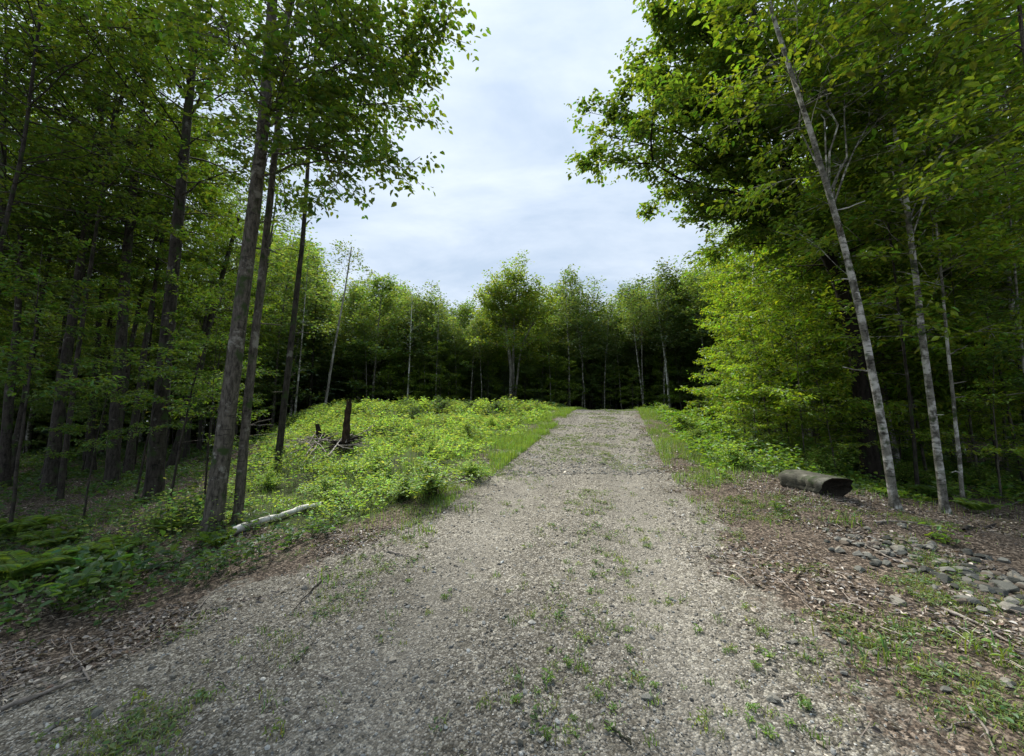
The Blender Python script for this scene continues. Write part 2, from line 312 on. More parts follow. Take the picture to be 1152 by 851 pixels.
def foliage(acc, wood, B, rng, twl=.8, per_m=5, sub=3, subl=.3, lper=6, ls=.08, col=(.06, .11, .025), t0=.25, far=False, wd=.62, flat=.35, rad=.02, leafy=1.0, kb=4):
    """B (n,m,3) limb curves; leafy twigs off each"""
    n, m, _ = B.shape; L = np.linalg.norm(B[:, -1] - B[:, 0], axis=1)
    rr = (rad * (L / 2.5).clip(.4, 2))[:, None] * np.linspace(1, .22, m)[None]
    V, Q = tubes(B, rr, kb); wood.add(V, Q, (.1, .1, .1), 0)
    cnt = np.maximum(2, (L * per_m).astype(int)); idx = np.repeat(np.arange(n), cnt); N_ = len(idx)
    t = t0 + (1 - t0) * rng.rand(N_) ** .8; f = t * (m - 1); k = np.minimum(f.astype(int), m - 2); fr = (f - k)[:, None]
    S = B[idx, k] * (1 - fr) + B[idx, k + 1] * fr; D = nz(B[idx, k + 1] - B[idx, k])
    side = np.where(rng.rand(N_, 1) < .5, 1, -1) * nz(np.cross(D, UP)); ang = rng.uniform(.5, 1.25, (N_, 1))
    TD = nz(D * np.cos(ang) + side * np.sin(ang) + UP * rng.randn(N_, 1) * .22 - UP * .05)
    TL = twl * rng.uniform(.45, 1.1, (N_, 1)) * (1.15 - .6 * t[:, None])
    E = S + TD * TL - UP * TL * TL * .12
    if not far or kb > 3:
        P = np.stack([S, (S + E) / 2 + UP * TL * .04, E], 1); V, Q = tubes(P, np.tile(np.array([[.0055, .004, .002]]) * (1 + L.mean() / 6), (N_, 1)), 3); wood.add(V, Q, (.1, .1, .1), 0)
    # sub twigs
    if sub:
        i2 = np.repeat(np.arange(N_), sub); u = rng.uniform(.15, 1, (len(i2), 1)); S2 = S[i2] + (E - S)[i2] * u
        a2 = rng.uniform(.5, 1.3, (len(i2), 1)); sd2 = np.where(rng.rand(len(i2), 1) < .5, 1, -1) * nz(np.cross(TD[i2], UP + rng.randn(len(i2), 3) * .2))
        D2 = nz(TD[i2] * np.cos(a2) + sd2 * np.sin(a2) + UP * rng.randn(len(i2), 1) * .15); L2 = subl * rng.uniform(.5, 1.2, (len(i2), 1)); E2 = S2 + D2 * L2
        S_ = np.concatenate([S, S2]); D_ = np.concatenate([TD, D2]); L_ = np.concatenate([TL, L2])
    else: S_, D_, L_ = S, TD, TL
    keep = rng.rand(len(S_)) < leafy; S_, D_, L_ = S_[keep], D_[keep], L_[keep]
    q = len(S_); u = (np.arange(lper)[None, :] + rng.rand(q, lper)) / lper; i3 = np.repeat(np.arange(q), lper); u = (.12 + .9 * u).reshape(-1, 1)
    LP = S_[i3] + D_[i3] * L_[i3] * u; nn = len(LP)
    LP += rng.randn(nn, 3) * ls * (.25 if not far else .9)
    sgn = np.where(np.tile(np.arange(lper) % 2, q)[:, None] == 0, 1, -1); sd3 = sgn * nz(np.cross(D_[i3], UP))
    LD = nz(D_[i3] * .55 + sd3 * .75 + rng.randn(nn, 3) * .3 - UP * .22); NN = nz(UP + rng.randn(nn, 3) * flat)
    leaves(acc, LP, LD, NN, ls * rng.uniform(.45, 1.35, nn), vary(rng, nn, col), far, 1, wd)
def limbs(P, rng, n, lo, hi, lenf, elev=(.2, .8), lift=.1, az=None):
    """limb curves off a trunk curve between fractions lo..hi"""
    t = np.sort(rng.uniform(lo, hi, n)); m = len(P); f = t * (m - 1); k = np.minimum(f.astype(int), m - 2); S = P[k] + (P[k + 1] - P[k]) * (f - k)[:, None]
    a = (np.arange(n) * 2.4 + rng.uniform(-.5, .5, n)) if az is None else rng.uniform(az[0], az[1], n)
    s = (t - lo) / (hi - lo + 1e-6); L = np.array([lenf(q) for q in s]) * rng.uniform(.75, 1.2, n); e = elev[0] + (elev[1] - elev[0]) * s + rng.randn(n) * .12
    E = S + np.stack([np.cos(a) * np.cos(e), np.sin(a) * np.cos(e), np.sin(e)], 1) * L[:, None]
    return bez(S, E, lift, rng)

def make_tree(seed, H, r0, n_l, lo, lenf, elev, fol, lean=.4, bark=None, sides=9, lift=.1, top=.98):
    rng = rs(seed); b = rng.uniform(0, 6.3); P = trunk_curve([[0, 0, -.25], [math.cos(b) * lean * .3, math.sin(b) * lean * .3, H * .5], [math.cos(b) * lean, math.sin(b) * lean, H]], 18, .03 * H / 12, rng)
    T = Acc(); add_trunk(T, P, r0, r0 * .12, sides, .45, rng); Cn = Acc()
    foliage(Cn, T, limbs(P, rng, n_l, lo, top, lenf, elev, lift), rng, **fol)
    return (T.mesh('trunk', [bark], True), Cn.mesh('crown', [bark, M_LEAF]))
def place(kind, loc, rz, sc, label, cat, group, name):
    r = empty(name, loc, rz, sc); tag(r, label, cat, group); obj('trunk', kind[0], r); obj('crown', kind[1], r); return r

G_MAP = (.100, .160, .020); G_BEE = (.150, .225, .022); G_SAP = (.175, .260, .026); G_FAR = (.130, .185, .052); G_FARY = (.165, .225, .035); G_SPR = (.075, .12, .05); G_FRESH = (.235, .345, .075)

def crown_round(R0): return lambda s: R0 * (.35 + 1.1 * math.sqrt(max(s * (1.05 - s), 0.02)) * 1.5) * (1 - .35 * s)
def crown_col(R0): return lambda s: R0 * (.5 + .6 * math.sin(math.pi * min(1, s * .9 + .1))) * (1.1 - .75 * s)
near_f = dict(twl=.95, per_m=5.5, sub=4, subl=.36, lper=6, ls=.10)
KM = [make_tree(100 + i, 13.5, .13, 46, .36, crown_round(2.6), (.15, .9), dict(near_f, col=G_MAP), .7, M_BARK) for i in range(3)]
KB = [make_tree(120 + i, 12.5, .11, 52, .16, crown_round(2.5), (.05, .9), dict(near_f, ls=.125, wd=.55, col=G_BEE), .6, M_BEECH) for i in range(3)]
sap_f = dict(twl=.55, per_m=8, sub=3, subl=.25, lper=6, ls=.085, rad=.010, t0=.12, wd=.52)
KS = [make_tree(140 + i, 4.2, .025, 26, .18, lambda s: 1.5 * (1 - .6 * s), (.05, .8), dict(sap_f, col=G_SAP), .5, M_BARKG, 6) for i in range(3)]
KU = [make_tree(150 + i, 5.5, .035, 15, .34, lambda s: 1.6 * (1 - .5 * s), (.0, .7), dict(sap_f, col=(.085, .145, .022), ls=.085), .8, M_BARK, 6) for i in range(3)]
far_f = dict(twl=.9, per_m=5, sub=2, subl=.5, lper=5, ls=.17, far=True, wd=.75, flat=.6, t0=.2, kb=3)
KF = [make_tree(160 + i, 13, .085, 66, .16 + .10 * i, crown_col(1.9), (.3, 1.2), dict(far_f, col=G_FAR, ls=.16), .6, M_BARKG if i < 1 else M_BEECH, 6) for i in range(4)]
KR = [make_tree(170 + i, 12, .12, 66, .14, crown_round(2.3), (.1, 1.2), dict(far_f, col=G_FARY if i == 0 else (.12, .18, .04)), .6, M_FARB, 6) for i in range(3)]
KW = [make_tree(180, 12, .09, 20, .66, crown_col(1.6), (.4, 1.2), dict(far_f, ls=.15, col=(.10, .14, .05), leafy=.6), 1.2, M_BIRCH, 6)]
def make_spruce(seed, H, rb):
    rng = rs(seed); P = trunk_curve([[0, 0, -.2], [0, 0, H]], 10, .01, rng); T = Acc(); add_trunk(T, P, .10, .012, 6, .3, rng); Cn = Acc()
    n = 95; t = np.linspace(.12, .985, n); S = np.stack([np.zeros(n), np.zeros(n), H * t], 1); a = np.arange(n) * 2.4 + rng.rand(n)
    L = rb * (1 - t) ** .75 * rng.uniform(.75, 1.2, n) + .12; E = S + np.stack([np.cos(a) * L, np.sin(a) * L, -L * .22 + t * L * .5], 1)
    B = bez(S, E, .04, rng, 5)
    V, Q = tubes(B, np.tile(np.linspace(.02, .004, 5), (n, 1)), 3); T.add(V, Q, (.1, .1, .1), 0)
    idx = np.repeat(np.arange(n), np.maximum(6, (L * 26).astype(int))); u = rng.uniform(.12, 1, len(idx)) * 4; k = np.minimum(u.astype(int), 3); f = (u - k)[:, None]
    PP = B[idx, k] * (1 - f) + B[idx, k + 1] * f; D = nz(B[idx, k + 1] - B[idx, k]); sd_ = np.where(rng.rand(len(idx), 1) < .5, 1, -1) * nz(np.cross(D, UP))
    leaves(Cn, PP, D * .6 + sd_ * .7 + rng.randn(len(idx), 3) * .15 - UP * .2, UP + rng.randn(len(idx), 3) * .4, rng.uniform(.22, .48, len(idx)) * (.5 + .5 * L[idx] / rb), vary(rng, len(idx), G_SPR), True, 1, .28)
    return (T.mesh('trunk', [M_BARK], True), Cn.mesh('crown', [M_BARK, M_LEAF]))
KP = [make_spruce(200, 11, 2.0), make_spruce(201, 9, 2.2)]

# ------------------------------------------------------------------ the named trees near the camera
def hero(name, label, group, seed, pts_px, depth, wpx, H, bark, n_l, lo, lenf, elev, fol, tips=(), r1=.25, sides=16, extra_top=None, flare=.5, dead=()):
    """a tree whose trunk runs through the given sight lines at its own distance"""
    rng = rs(seed); b = hit(*pts_px[0]) if depth is None else atY(*pts_px[0], depth)
    Yb = b[1]; base = np.array([b[0], Yb, float(terr(b[0], Yb))]); pts = [base - UP * .2, base]
    for (px, py) in pts_px[1:]: pts.append(atY(px, py, Yb))
    d = nz(pts[-1] - pts[-2])
    d[2] = max(d[2], .5); d = nz(d * [.75, .75, 1]); rest = H - (pts[-1][2] - base[2])
    if rest > .3: pts.append(pts[-1] + d * rest)
    pts = np.array(pts) - base; P = trunk_curve(pts, 34, .006, rng); r0 = wpx / F_PX * Yb / 2 * math.cos(math.atan((pts_px[0][0] - CX) / F_PX)) * .95
    T = Acc(); add_trunk(T, P, r0, r0 * r1, sides, flare, rng, .035); Cn = Acc()
    for q in range(7):
        k0 = rng.randint(3, 20); a = rng.uniform(0, 6.28); L = rng.uniform(.08, .35) + r0; e = P[k0] + [math.cos(a) * L, math.sin(a) * L, L * rng.uniform(-.1, .5)]; V, Q = tubes(bez(P[k0], e, .05, rng, 5, .08), np.linspace(.014, .006, 5)[None], 5); T.add(V, Q, (.1, .1, .1), 0)
    if n_l: foliage(Cn, T, limbs(P, rng, n_l, lo, .98, lenf, elev), rng, **fol)
    for (fr, px, py, Yt, spr) in tips:
        k = fr * 33; k0 = min(int(k), 32); S = P[k0] + (P[k0 + 1] - P[k0]) * (k - k0); E = atY(px, py, Yt) - base
        B = bez(S, E, .10, rng, 9, .05); f2 = dict(fol); f2.update(per_m=f2.get('per_m', 5) * 1.15, t0=.3); foliage(Cn, T, B, rng, **f2)
        # side limbs give the spray its breadth
        for q in range(spr):
            k2 = rng.randint(2, 7); s2 = B[0, k2]; e2 = s2 + nz((E - S) * .6 + rng.randn(3) * np.linalg.norm(E - S) * [.5, .5, .16]) * np.linalg.norm(E - S) * rng.uniform(.18, .42); foliage(Cn, T, bez(s2, e2, .05, rng), rng, **f2)
    for (fr, path, Yt) in dead:
        k0 = int(fr * 33); cur = np.array([P[k0]] + [atY(px, py, Yt) - base for px, py in path]); Bd = trunk_curve(cur, 12, .0)
        V, Q = tubes(Bd[None], np.linspace(.03, .006, 12)[None], 5); T.add(V, Q, (.1, .1, .1), 0)
        for q in range(4):
            s2 = Bd[rng.randint(5, 11)]; e2 = s2 + np.array([-rng.uniform(.2, .9), rng.uniform(-.4, .4), rng.uniform(-.1, .8)]); V, Q = tubes(bez(s2, e2, .1, rng, 6, .1), np.linspace(.010, .003, 6)[None], 4); T.add(V, Q, (.1, .1, .1), 0)
    r = empty(name, base); tag(r, label, 'tree', group); obj('trunk', T.mesh('trunk', [bark], True), r)
    if Cn.v: obj('crown', Cn.mesh('crown', [bark, M_LEAF]), r)
    return r
mf = dict(near_f, col=G_MAP, ls=.09, rad=.022, per_m=4.2, leafy=.85)
cr_ = crown_round(2.6)
GL = 'dark trunks on the left of the driveway'; GRr = 'pale mottled trunks on the right of the driveway'
hero('maple_tree', 'thickest brown grey trunk on the left, at the driveway edge above the white pole', GL, 1, [(238, 600), (262, 420), (285, 240), (300, 110), (303, 60)], None, 25, 13, M_BARKG, 34, .48, crown_round(2.1), (.1, .9), mf,
     tips=[(.42, 468, 188, 5.2, 1), (.50, 455, 118, 5.4, 2), (.52, 505, 30, 5.0, 2), (.55, 500, 35, 5.2, 1), (.46, 395, 150, 5.0, 2), (.44, 440, 182, 5.0, 1), (.48, 415, 130, 5.3, 2), (.5, 360, 130, 5.6, 2), (.5, 480, 55, 5.3, 2), (.5, 480, 20, 5.0, 2), (.48, 340, 90, 5.0, 2), (.46, 380, 170, 5.2, 1), (.46, 300, 140, 4.9, 2), (.5, 420, 60, 4.7, 2), (.45, 350, 120, 5.2, 2), (.5, 200, 60, 4.6, 2), (.45, 330, 50, 4.4, 2), (.52, 250, 20, 4.2, 2), (.5, 400, 10, 4.4, 2), (.5, 455, 70, 5.8, 2), (.5, 380, 95, 5.8, 2)], r1=.4)
hero('maple_tree', 'brown trunk close behind the thickest trunk, standing just right of it', GL, 2, [(267, 588), (285, 400), (306, 220), (318, 105)], None, 13, 13, M_BARKG, 44, .46, crown_round(2.2), (.1, .9), mf,
     tips=[(.45, 330, 250, 7.2, 1), (.5, 345, 170, 7.4, 2), (.5, 300, 200, 7.8, 2)], r1=.35)
hero('slim_tree', 'slim dark bare stem rising from the bright plants, clear of the trees around it', GL, 3, [(311, 533), (326, 400), (343, 250), (350, 145)], None, 9.5, 11, M_BARK, 18, .74, crown_round(1.3), (.2, .9), dict(mf, ls=.09), r1=.35)
hero('maple_tree', 'dark trunk with a wide flared foot, second thick trunk left of the driveway edge tree', GL, 4, [(172, 566), (186, 400), (203, 220), (212, 120)], None, 24, 13, M_BARK, 52, .46, cr_, (.0, .9), mf, r1=.3)
hero('maple_tree', 'dark trunk slanting to the right with a bend halfway up, ending behind green sprays', GL, 5, [(192, 530), (222, 425), (240, 345), (268, 245)], None, 14, 10, M_BARK, 20, .55, cr_, (.05, .9), mf, r1=.3)
hero('maple_tree', 'tall straight dark trunk with pale streaks, left of the flared dark trunk', GL, 6, [(126, 545), (135, 400), (142, 280), (160, 120), (170, 20)], None, 19, 14, M_BARK, 56, .46, cr_, (.0, .9), mf, r1=.35)
hero('maple_tree', 'thick dark trunk at the far left standing beside a thinner twin', GL, 7, [(55, 552), (72, 420), (97, 260), (116, 120)], None, 19, 13, M_BARK, 56, .44, cr_, (-.05, .9), mf, r1=.3)
hero('slim_tree', 'thinner twin stem touching the thick trunk at the far left', GL, 8, [(70, 540), (84, 420), (106, 270), (128, 130)], 9.4, 9, 12, M_BARK, 26, .5, cr_, (.1, .9), mf)
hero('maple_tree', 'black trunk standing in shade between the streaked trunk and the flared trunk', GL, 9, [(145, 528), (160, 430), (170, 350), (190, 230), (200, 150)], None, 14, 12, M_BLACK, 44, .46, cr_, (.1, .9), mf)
hero('maple_tree', 'dark trunk at the left edge of the picture, only its upper part clear of leaves', GL, 10, [(-40, 560), (-5, 290), (25, 170), (36, 80)], 6.5, 12, 12, M_BARK, 60, .36, crown_round(2.6), (-.05, .9), dict(mf, rad=.012))
hero('slim_tree', 'thin grey stem behind the two trunks at the driveway edge', GL, 11, [(272, 510), (284, 420), (296, 330), (310, 230)], None, 7, 11, M_BARKG, 20, .55, crown_round(1.6), (.1, .9), mf)
bf = dict(near_f, col=G_BEE, ls=.105, wd=.55, rad=.009)
cb_ = crown_round(2.0)
hero('beech_tree', 'pale mottled trunk leaning left with a crooked foot, behind the small stones', GRr, 21, [(1008, 573), (1000, 530), (985, 440), (955, 300), (915, 160), (870, 22)], None, 12.5, 12, M_BEECH, 38, .42, cb_, (.1, .9), bf,
     tips=[(.30, 905, 262, 6.6, 1), (.42, 860, 60, 9.2, 5), (.4, 1010, 120, 8.6, 4), (.42, 920, 90, 9.0, 5), (.42, 960, 30, 8.8, 6), (.42, 900, 20, 9.0, 6), (.4, 930, 170, 9.1, 4)], r1=.35, flare=.8)
hero('beech_tree', 'pale trunk with a curved foot and flared root, right of the crooked leaning trunk', GRr, 22, [(1063, 577), (1054, 510), (1038, 390), (1018, 230), (1000, 120), (975, 30)], None, 12, 12, M_BEECH, 30, .40, cb_, (.1, .9), bf,
     tips=[(.30, 1090, 270, 6.2, 2), (.26, 990, 335, 6.6, 1), (.45, 960, 60, 8.4, 5), (.45, 1060, 60, 8.2, 6), (.42, 1090, 140, 8.0, 5), (.42, 1120, 40, 7.8, 6), (.4, 1040, 190, 8.4, 4), (.4, 1130, 200, 8.0, 4)], r1=.35, flare=.8)
hero('beech_tree', 'thin pale stem, rightmost of the three mottled stems behind the stones', GRr, 23, [(1084, 572), (1076, 480), (1066, 380), (1058, 290)], None, 6.5, 9, M_BEECH, 30, .35, cb_, (.1, .9), bf)
hero('slim_tree', 'thin mossy stem in the shade between the two pale mottled trunks', GRr, 24, [(1030, 535), (1024, 450), (1014, 370)], 9.0, 6, 9, M_BARK, 26, .3, cb_, (.1, .9), bf)
of = dict(near_f, col=(.105, .165, .022), ls=.125, wd=.6, rad=.03)
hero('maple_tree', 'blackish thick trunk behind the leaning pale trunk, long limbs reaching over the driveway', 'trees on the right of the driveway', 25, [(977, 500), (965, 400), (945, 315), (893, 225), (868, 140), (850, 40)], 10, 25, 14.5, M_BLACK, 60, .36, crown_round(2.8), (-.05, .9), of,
     tips=[(.48, 662, 178, 9.4, 2), (.50, 690, 120, 9.6, 4), (.52, 672, 150, 9.6, 3), (.55, 715, 70, 9.8, 5), (.58, 735, 30, 9.8, 5), (.60, 750, 5, 9.6, 6), (.55, 790, 60, 9.4, 6), (.5, 770, 110, 9.4, 5), (.42, 785, 215, 9.8, 5), (.40, 800, 235, 9.5, 5), (.5, 820, 120, 9.2, 7), (.5, 800, 165, 9.2, 6), (.4, 830, 190, 9.2, 6), (.6, 800, 20, 9.6, 6)],
     dead=[(.46, [(800, 170), (765, 165), (745, 145)], 9.5), (.45, [(800, 195), (775, 178), (752, 165), (728, 168)], 9.4), (.5, [(790, 110), (760, 100), (735, 108)], 9.5)], r1=.3)
hero('white_birch', 'straight thin white stem standing among bright leaves at the back of the right bank', 'trees on the right of the driveway', 26, [(845, 430), (847, 330), (850, 255)], 16, 5, 12, M_BIRCH, 26, .55, crown_round(1.9), (.1, .9), dict(bf, ls=.10), r1=.4)
hero('maple_tree', 'grey trunk at the top right corner with only its upper part in the picture', 'trees on the right of the driveway', 27, [(1205, 600), (1172, 250), (1148, 40)], 4.6, 13, 11, M_BARKG, 34, .42, cb_, (.1, .9), bf)
hero('slim_tree', 'thin pale stem deep in the shade near the right edge', 'trees on the right of the driveway', 28, [(1156, 480), (1146, 360), (1138, 250)], 8.5, 6, 10, M_BEECH, 24, .4, cb_, (.1, .9), bf)
hero('white_birch', 'leaning thin white stem with a sparse pale crown at the left back of the clearing', None, 29, [(364, 468), (376, 390), (389, 320)], 26, 3.6, 11.4, M_FARB, 16, .74, crown_col(2.0), (.3, 1.2), dict(far_f, col=(.11, .15, .055), ls=.15, leafy=.7, per_m=3.5), r1=.4)

GP = 'pale bare stems standing out against the far edge'
pf = dict(far_f, col=G_FAR, ls=.16, per_m=4)
for k, (pp, D, wp, H, lb) in enumerate([([(458, 446), (461, 400), (463, 350)], 31, 2.6, 9.5, 'pale straight stem left of the middle of the far edge, bare to half its height'), ([(490, 446), (492, 400), (493, 370)], 31.5, 1.8, 9, 'thin pale stem just right of the pale straight stem at the far edge'), ([(724, 452), (718, 410), (714, 378)], 31, 2.4, 10, 'pale stem leaning left above the right shoulder of the driveway crest'), ([(753, 448), (748, 405), (742, 362)], 31, 2.8, 11, 'pale leaning stem right of its thinner twin above the right end of the crest'), ([(641, 450), (640, 400), (638, 360)], 31.5, 2.0, 11, 'thin upright pale stem above the left end of the driveway crest'), ([(655, 450), (656, 400), (654, 370)], 32, 1.6, 10, 'very thin pale stem close right of the thin upright one above the crest'), ([(331, 470), (338, 400), (344, 330)], 24, 3.0, 11, 'pale slender stem leaning right just behind the slim dark bare stem')]):
    hero('slim_tree', lb, GP, 40 + k, pp, D, wp, H, M_BIRCH if k in (0, 3) else M_BEECH, 26, .50, crown_col(1.5), (.2, 1.2), pf, sides=8)
# ------------------------------------------------------------------ far tree line behind the clearing
# (px, skyline py, distance, kind, label)
GF = 'trees of the far edge of the clearing'
FT = [(322, 250, 27, KF[0], 'tall narrow tree at the left back corner of the clearing, beside the slim dark stem'),
      (340, 272, 30, KF[1], 'pale green narrow tree behind the slim dark stem'),
      (358, 300, 30, KP[0], 'dark conifer low behind the leaning white birch'),
      (405, 310, 33, KF[2], 'narrow green tree right behind the leaning white birch'),
      (425, 303, 31, KR[1], 'dense dark round crowned tree right of the leaning white birch'),
      (463, 320, 33, KF[3], 'narrow tree with pale bare lower stem right of the dense dark round tree'),
      (490, 318, 34, KF[0], 'narrow light topped tree midway along the left half of the far edge'),
      (516, 336, 35, KR[2], 'low yellowish green tree in the skyline dip left of the large round tree'),
      (542, 334, 36, KF[1], 'narrow tree touching the left side of the large light green round tree'),
      (636, 293, 34, KF[2], 'tallest narrow tree of the far edge, right of the large light green round tree'),
      (660, 312, 35, KF[0], 'narrow tree leaning against the tallest far tree on its right side'),
      (690, 330, 36, KF[3], 'narrow tree at the lowest dip of the skyline above the driveway'),
      (712, 312, 34, KF[1], 'feathery tree above the right shoulder of the driveway'),
      (738, 288, 33, KF[2], 'tall light green feathery tree above the right end of the driveway crest'),
      (762, 300, 33, KF[0], 'narrow tree right of the tall light green feathery tree above the crest'),
      (787, 292, 31, KF[3], 'narrow dark tree just left of the bright right hand foliage'),
      (608, 340, 38, KR[2], 'dark tree filling the gap right of the large light green round tree'),
      (818, 285, 31, KR[1], 'dark broad tree half hidden by the bright right hand foliage')]
rng = rs(55)
def skyline(px): return np.interp(px, [250, 330, 370, 400, 425, 460, 515, 545, 575, 610, 636, 690, 738, 790, 900], [240, 275, 330, 330, 325, 335, 350, 345, 335, 345, 325, 345, 318, 305, 285])
def hgt(me): return max(v.co.z for v in me.vertices)
HK = {}
def khgt(k):
    if id(k[1]) not in HK:
        c = np.empty(len(k[1].vertices) * 3, 'f'); k[1].vertices.foreach_get('co', c); HK[id(k[1])] = float(c[2::3].max())
    return HK[id(k[1])]
for i_, (px, py, D, K, lb) in enumerate(FT):
    p = atY(px, py, D); g = float(terr(p[0], D)); s = (p[2] - g) / khgt(K)
    place(K, (p[0], D, g), rng.uniform(0, 6.3), (s * 1.3, s * 1.3, s), lb, 'tree', GF, 'conifer_tree' if K in KP else 'broadleaf_tree')
# the large round forked tree at the centre of the far edge
def forked():
    rng = rs(77); base = atY(577, 440, 31); g = float(terr(base[0], 31)); base = np.array([base[0], 31, g]); W = lambda px, py: atY(px, py, 31) - base
    T = Acc(); Cn = Acc(); allB = []
    for pts, r in (([W(575, 450), W(575, 412), W(571, 385), W(566, 345)], .20), ([W(577, 414), W(586, 388), W(596, 372), W(606, 350)], .11), ([W(577, 450), W(579, 405), W(579, 350), W(582, 325)], .14)):
        pts[0][2] = -.2; P = trunk_curve(pts, 16, .02, rng); add_trunk(T, P, r, r * .35, 8, .2, rng)
        allB.append(limbs(P, rng, 22, .5, 1, lambda s: 2.6, (.0, 1.2), .12))
    B = np.concatenate(allB); foliage(Cn, T, B, rng, **dict(far_f, col=G_FARY, ls=.17, per_m=5))
    for q in range(56):
        a = rng.uniform(0, 6.28); S = W(rng.uniform(560, 600), rng.uniform(335, 370)); c = W(577, 352); u = nz(rng.randn(3)); u[2] = abs(u[2]) * 1.1 - .25
        foliage(Cn, T, bez(S, c + nz(u) * [3.1, 3.1, 3.1] * rng.uniform(.85, 1.05), .1, rng), rng, **dict(far_f, col=G_FARY, ls=.17, per_m=5, rad=.02))
    r = empty('forked_tree', base); tag(r, 'large light green round tree with forked pale trunk at the middle far edge', 'tree', GF)
    obj('trunk', T.mesh('trunk', [M_FARB], True), r); obj('crown', Cn.mesh('crown', [M_FARB, M_LEAF]), r)
forked()
# rows behind the edge: one shared label, since nothing tells them apart
pts = []
for t in range(4000):
    D = rng.uniform(33.5, 48); px = rng.uniform(285, 905); x = (px - CX) / F_PX * D
    if all((x - a) ** 2 + (D - b) ** 2 > 1.7 ** 2 for a, b in pts): pts.append((x, D))
    if len(pts) >= 165: break
KN = [make_tree(190 + i, 12.5, .075, 34, .52, crown_col(1.7), (.3, 1.2), dict(far_f, col=G_FAR, ls=.16), .9, [M_BEECH, M_FARB][i], 6) for i in range(2)]
ST = []
for t in range(900):
    D = rng.uniform(30.4, 33.5); px = rng.uniform(395, 830); x = (px - CX) / F_PX * D
    if all(abs(x - a) > .75 for a, b in ST) and not 545 < px < 612: ST.append((x, D))
    if len(ST) >= 20: break
for x, D in ST:
    px = CX + x / D * F_PX; K = KN[rng.randint(2)]; p = atY(px, skyline(px) - 4 + rng.uniform(0, 24), D); g = float(terr(x, D)); s = (p[2] - g) / khgt(K)
    place(K, (x, D, g), rng.uniform(0, 6.3), (s * 1.1, s * 1.1, s), 'slim grey stemmed tree with a high crown along the far edge', 'tree', 'slim grey stemmed trees along the far edge', 'slim_tree')
LOW = []
for t in range(3000):
    D = rng.uniform(30.6, 35.5); px = rng.uniform(310, 850); x = (px - CX) / F_PX * D
    if all((x - a) ** 2 + (D - b) ** 2 > .8 ** 2 for a, b in LOW): LOW.append((x, D))
    if len(LOW) >= 110: break
for x, D in LOW:
    K = (KS + KU + KP + KS)[rng.randint(11)]; s = rng.uniform(.26, .5) if K in KP else rng.uniform(.6, 1.35)
    place(K, (x, D, float(terr(x, D)) - .05), rng.uniform(0, 6.3), s, 'low young tree in the shade beneath the far edge of the clearing', 'sapling', 'low young trees beneath the far edge', 'conifer_tree' if K in KP else 'sapling')
for x, D in pts:
    px = CX + x / D * F_PX; K = [KF[0], KF[1], KF[2], KF[3], KR[1], KR[2], KP[0], KP[1], KF[0]][rng.randint(9)]
    p = atY(px, skyline(px) - 16 + rng.uniform(0, 30) + (14 if K in KP else 0), D); g = float(terr(x, D)); s = (p[2] - g) / khgt(K)
    place(K, (x, D, g), rng.uniform(0, 6.3), (s * 1.2, s * 1.2, s), 'slender tree in the dark rows behind the far edge of the clearing', 'tree', 'slender trees in the dark rows behind the clearing', 'conifer_tree' if K in KP else 'broadleaf_tree')
# the wood beyond them reads as one dark mass
def merge_far():
    A = Acc(); rng = rs(9)
    for t in range(260):
        az = rng.uniform(-1.16, 1.12); rad = rng.uniform(47, 62) if abs(az) < .62 else rng.uniform(36, 54); x, D = rad * math.sin(az), rad * math.cos(az)
        if abs(az) < .62: D = max(D, 48.5)
        g = float(terr(x, D)); H = rng.uniform(9.5, 12); P = trunk_curve([[x, D, g], [x + rng.randn() * .3, D, g + H]], 6)
        V, Q = tubes(P[None], np.linspace(.14, .03, 6)[None], 5); A.add(V, Q, (.1, .1, .1), 0); n = 2400
        h = rng.rand(n) ** 1.1; a = rng.uniform(0, 6.28, n); r = 2.5 * np.sin(np.pi * (h * .72 + .22)) * np.sqrt(rng.rand(n)) * 1.1
        LP = np.stack([x + r * np.cos(a), D + r * np.sin(a), g + .05 + h * (H + .1)], 1)
        leaves(A, LP, rng.randn(n, 3), UP + rng.randn(n, 3) * .7, rng.uniform(.2, .42, n), vary(rng, n, (.12, .17, .04)), True, 1, .8)
    tag(obj('far_wood', A.mesh('far_wood', [M_FARB, M_LEAF])), 'dark mass of trees closing the view behind the clearing', 'wood', None, 'stuff')
merge_far()

# ------------------------------------------------------------------ woods on both sides
def scatter(n, cond, box, dmin, seed, taken):
    rng = rs(seed); out = []
    for t in range(n * 60):
        x, y = rng.uniform(box[0], box[1]), rng.uniform(box[2], box[3])
        if not cond(x, y): continue
        if all((x - a) ** 2 + (y - b) ** 2 > dmin ** 2 for a, b in taken + out): out.append((x, y))
        if len(out) >= n: break
    return out
heroes = [(o.location.x, o.location.y) for o in COL.objects if o.type == 'EMPTY' and o.location.y < 27]
vis = lambda x, y: abs(x) < 1.38 * y + 2
L1 = scatter(50, lambda x, y: x < -3.6 - .5 * y and vis(x, y) and y > 9.5, (-40, -5, 5, 34), 2.2, 61, heroes)
for k, (x, y) in enumerate(L1):
    K = (KM + KM + KF)[rng.randint(10)] if y > 16 else KM[rng.randint(3)]; s = rng.uniform(.72, 1.05)
    place(K, (x, y, float(terr(x, y))), rng.uniform(0, 6.3), s, 'dark stemmed tree deep in the shaded wood left of the clearing', 'tree', 'dark stemmed trees deep in the left wood', 'maple_tree' if K in KM else 'broadleaf_tree')
KH = [make_tree(195 + i, 13, .13, 40, .52, crown_round(2.4), (.1, .9), dict(near_f, col=G_MAP), 1.0, M_BARK) for i in range(2)]
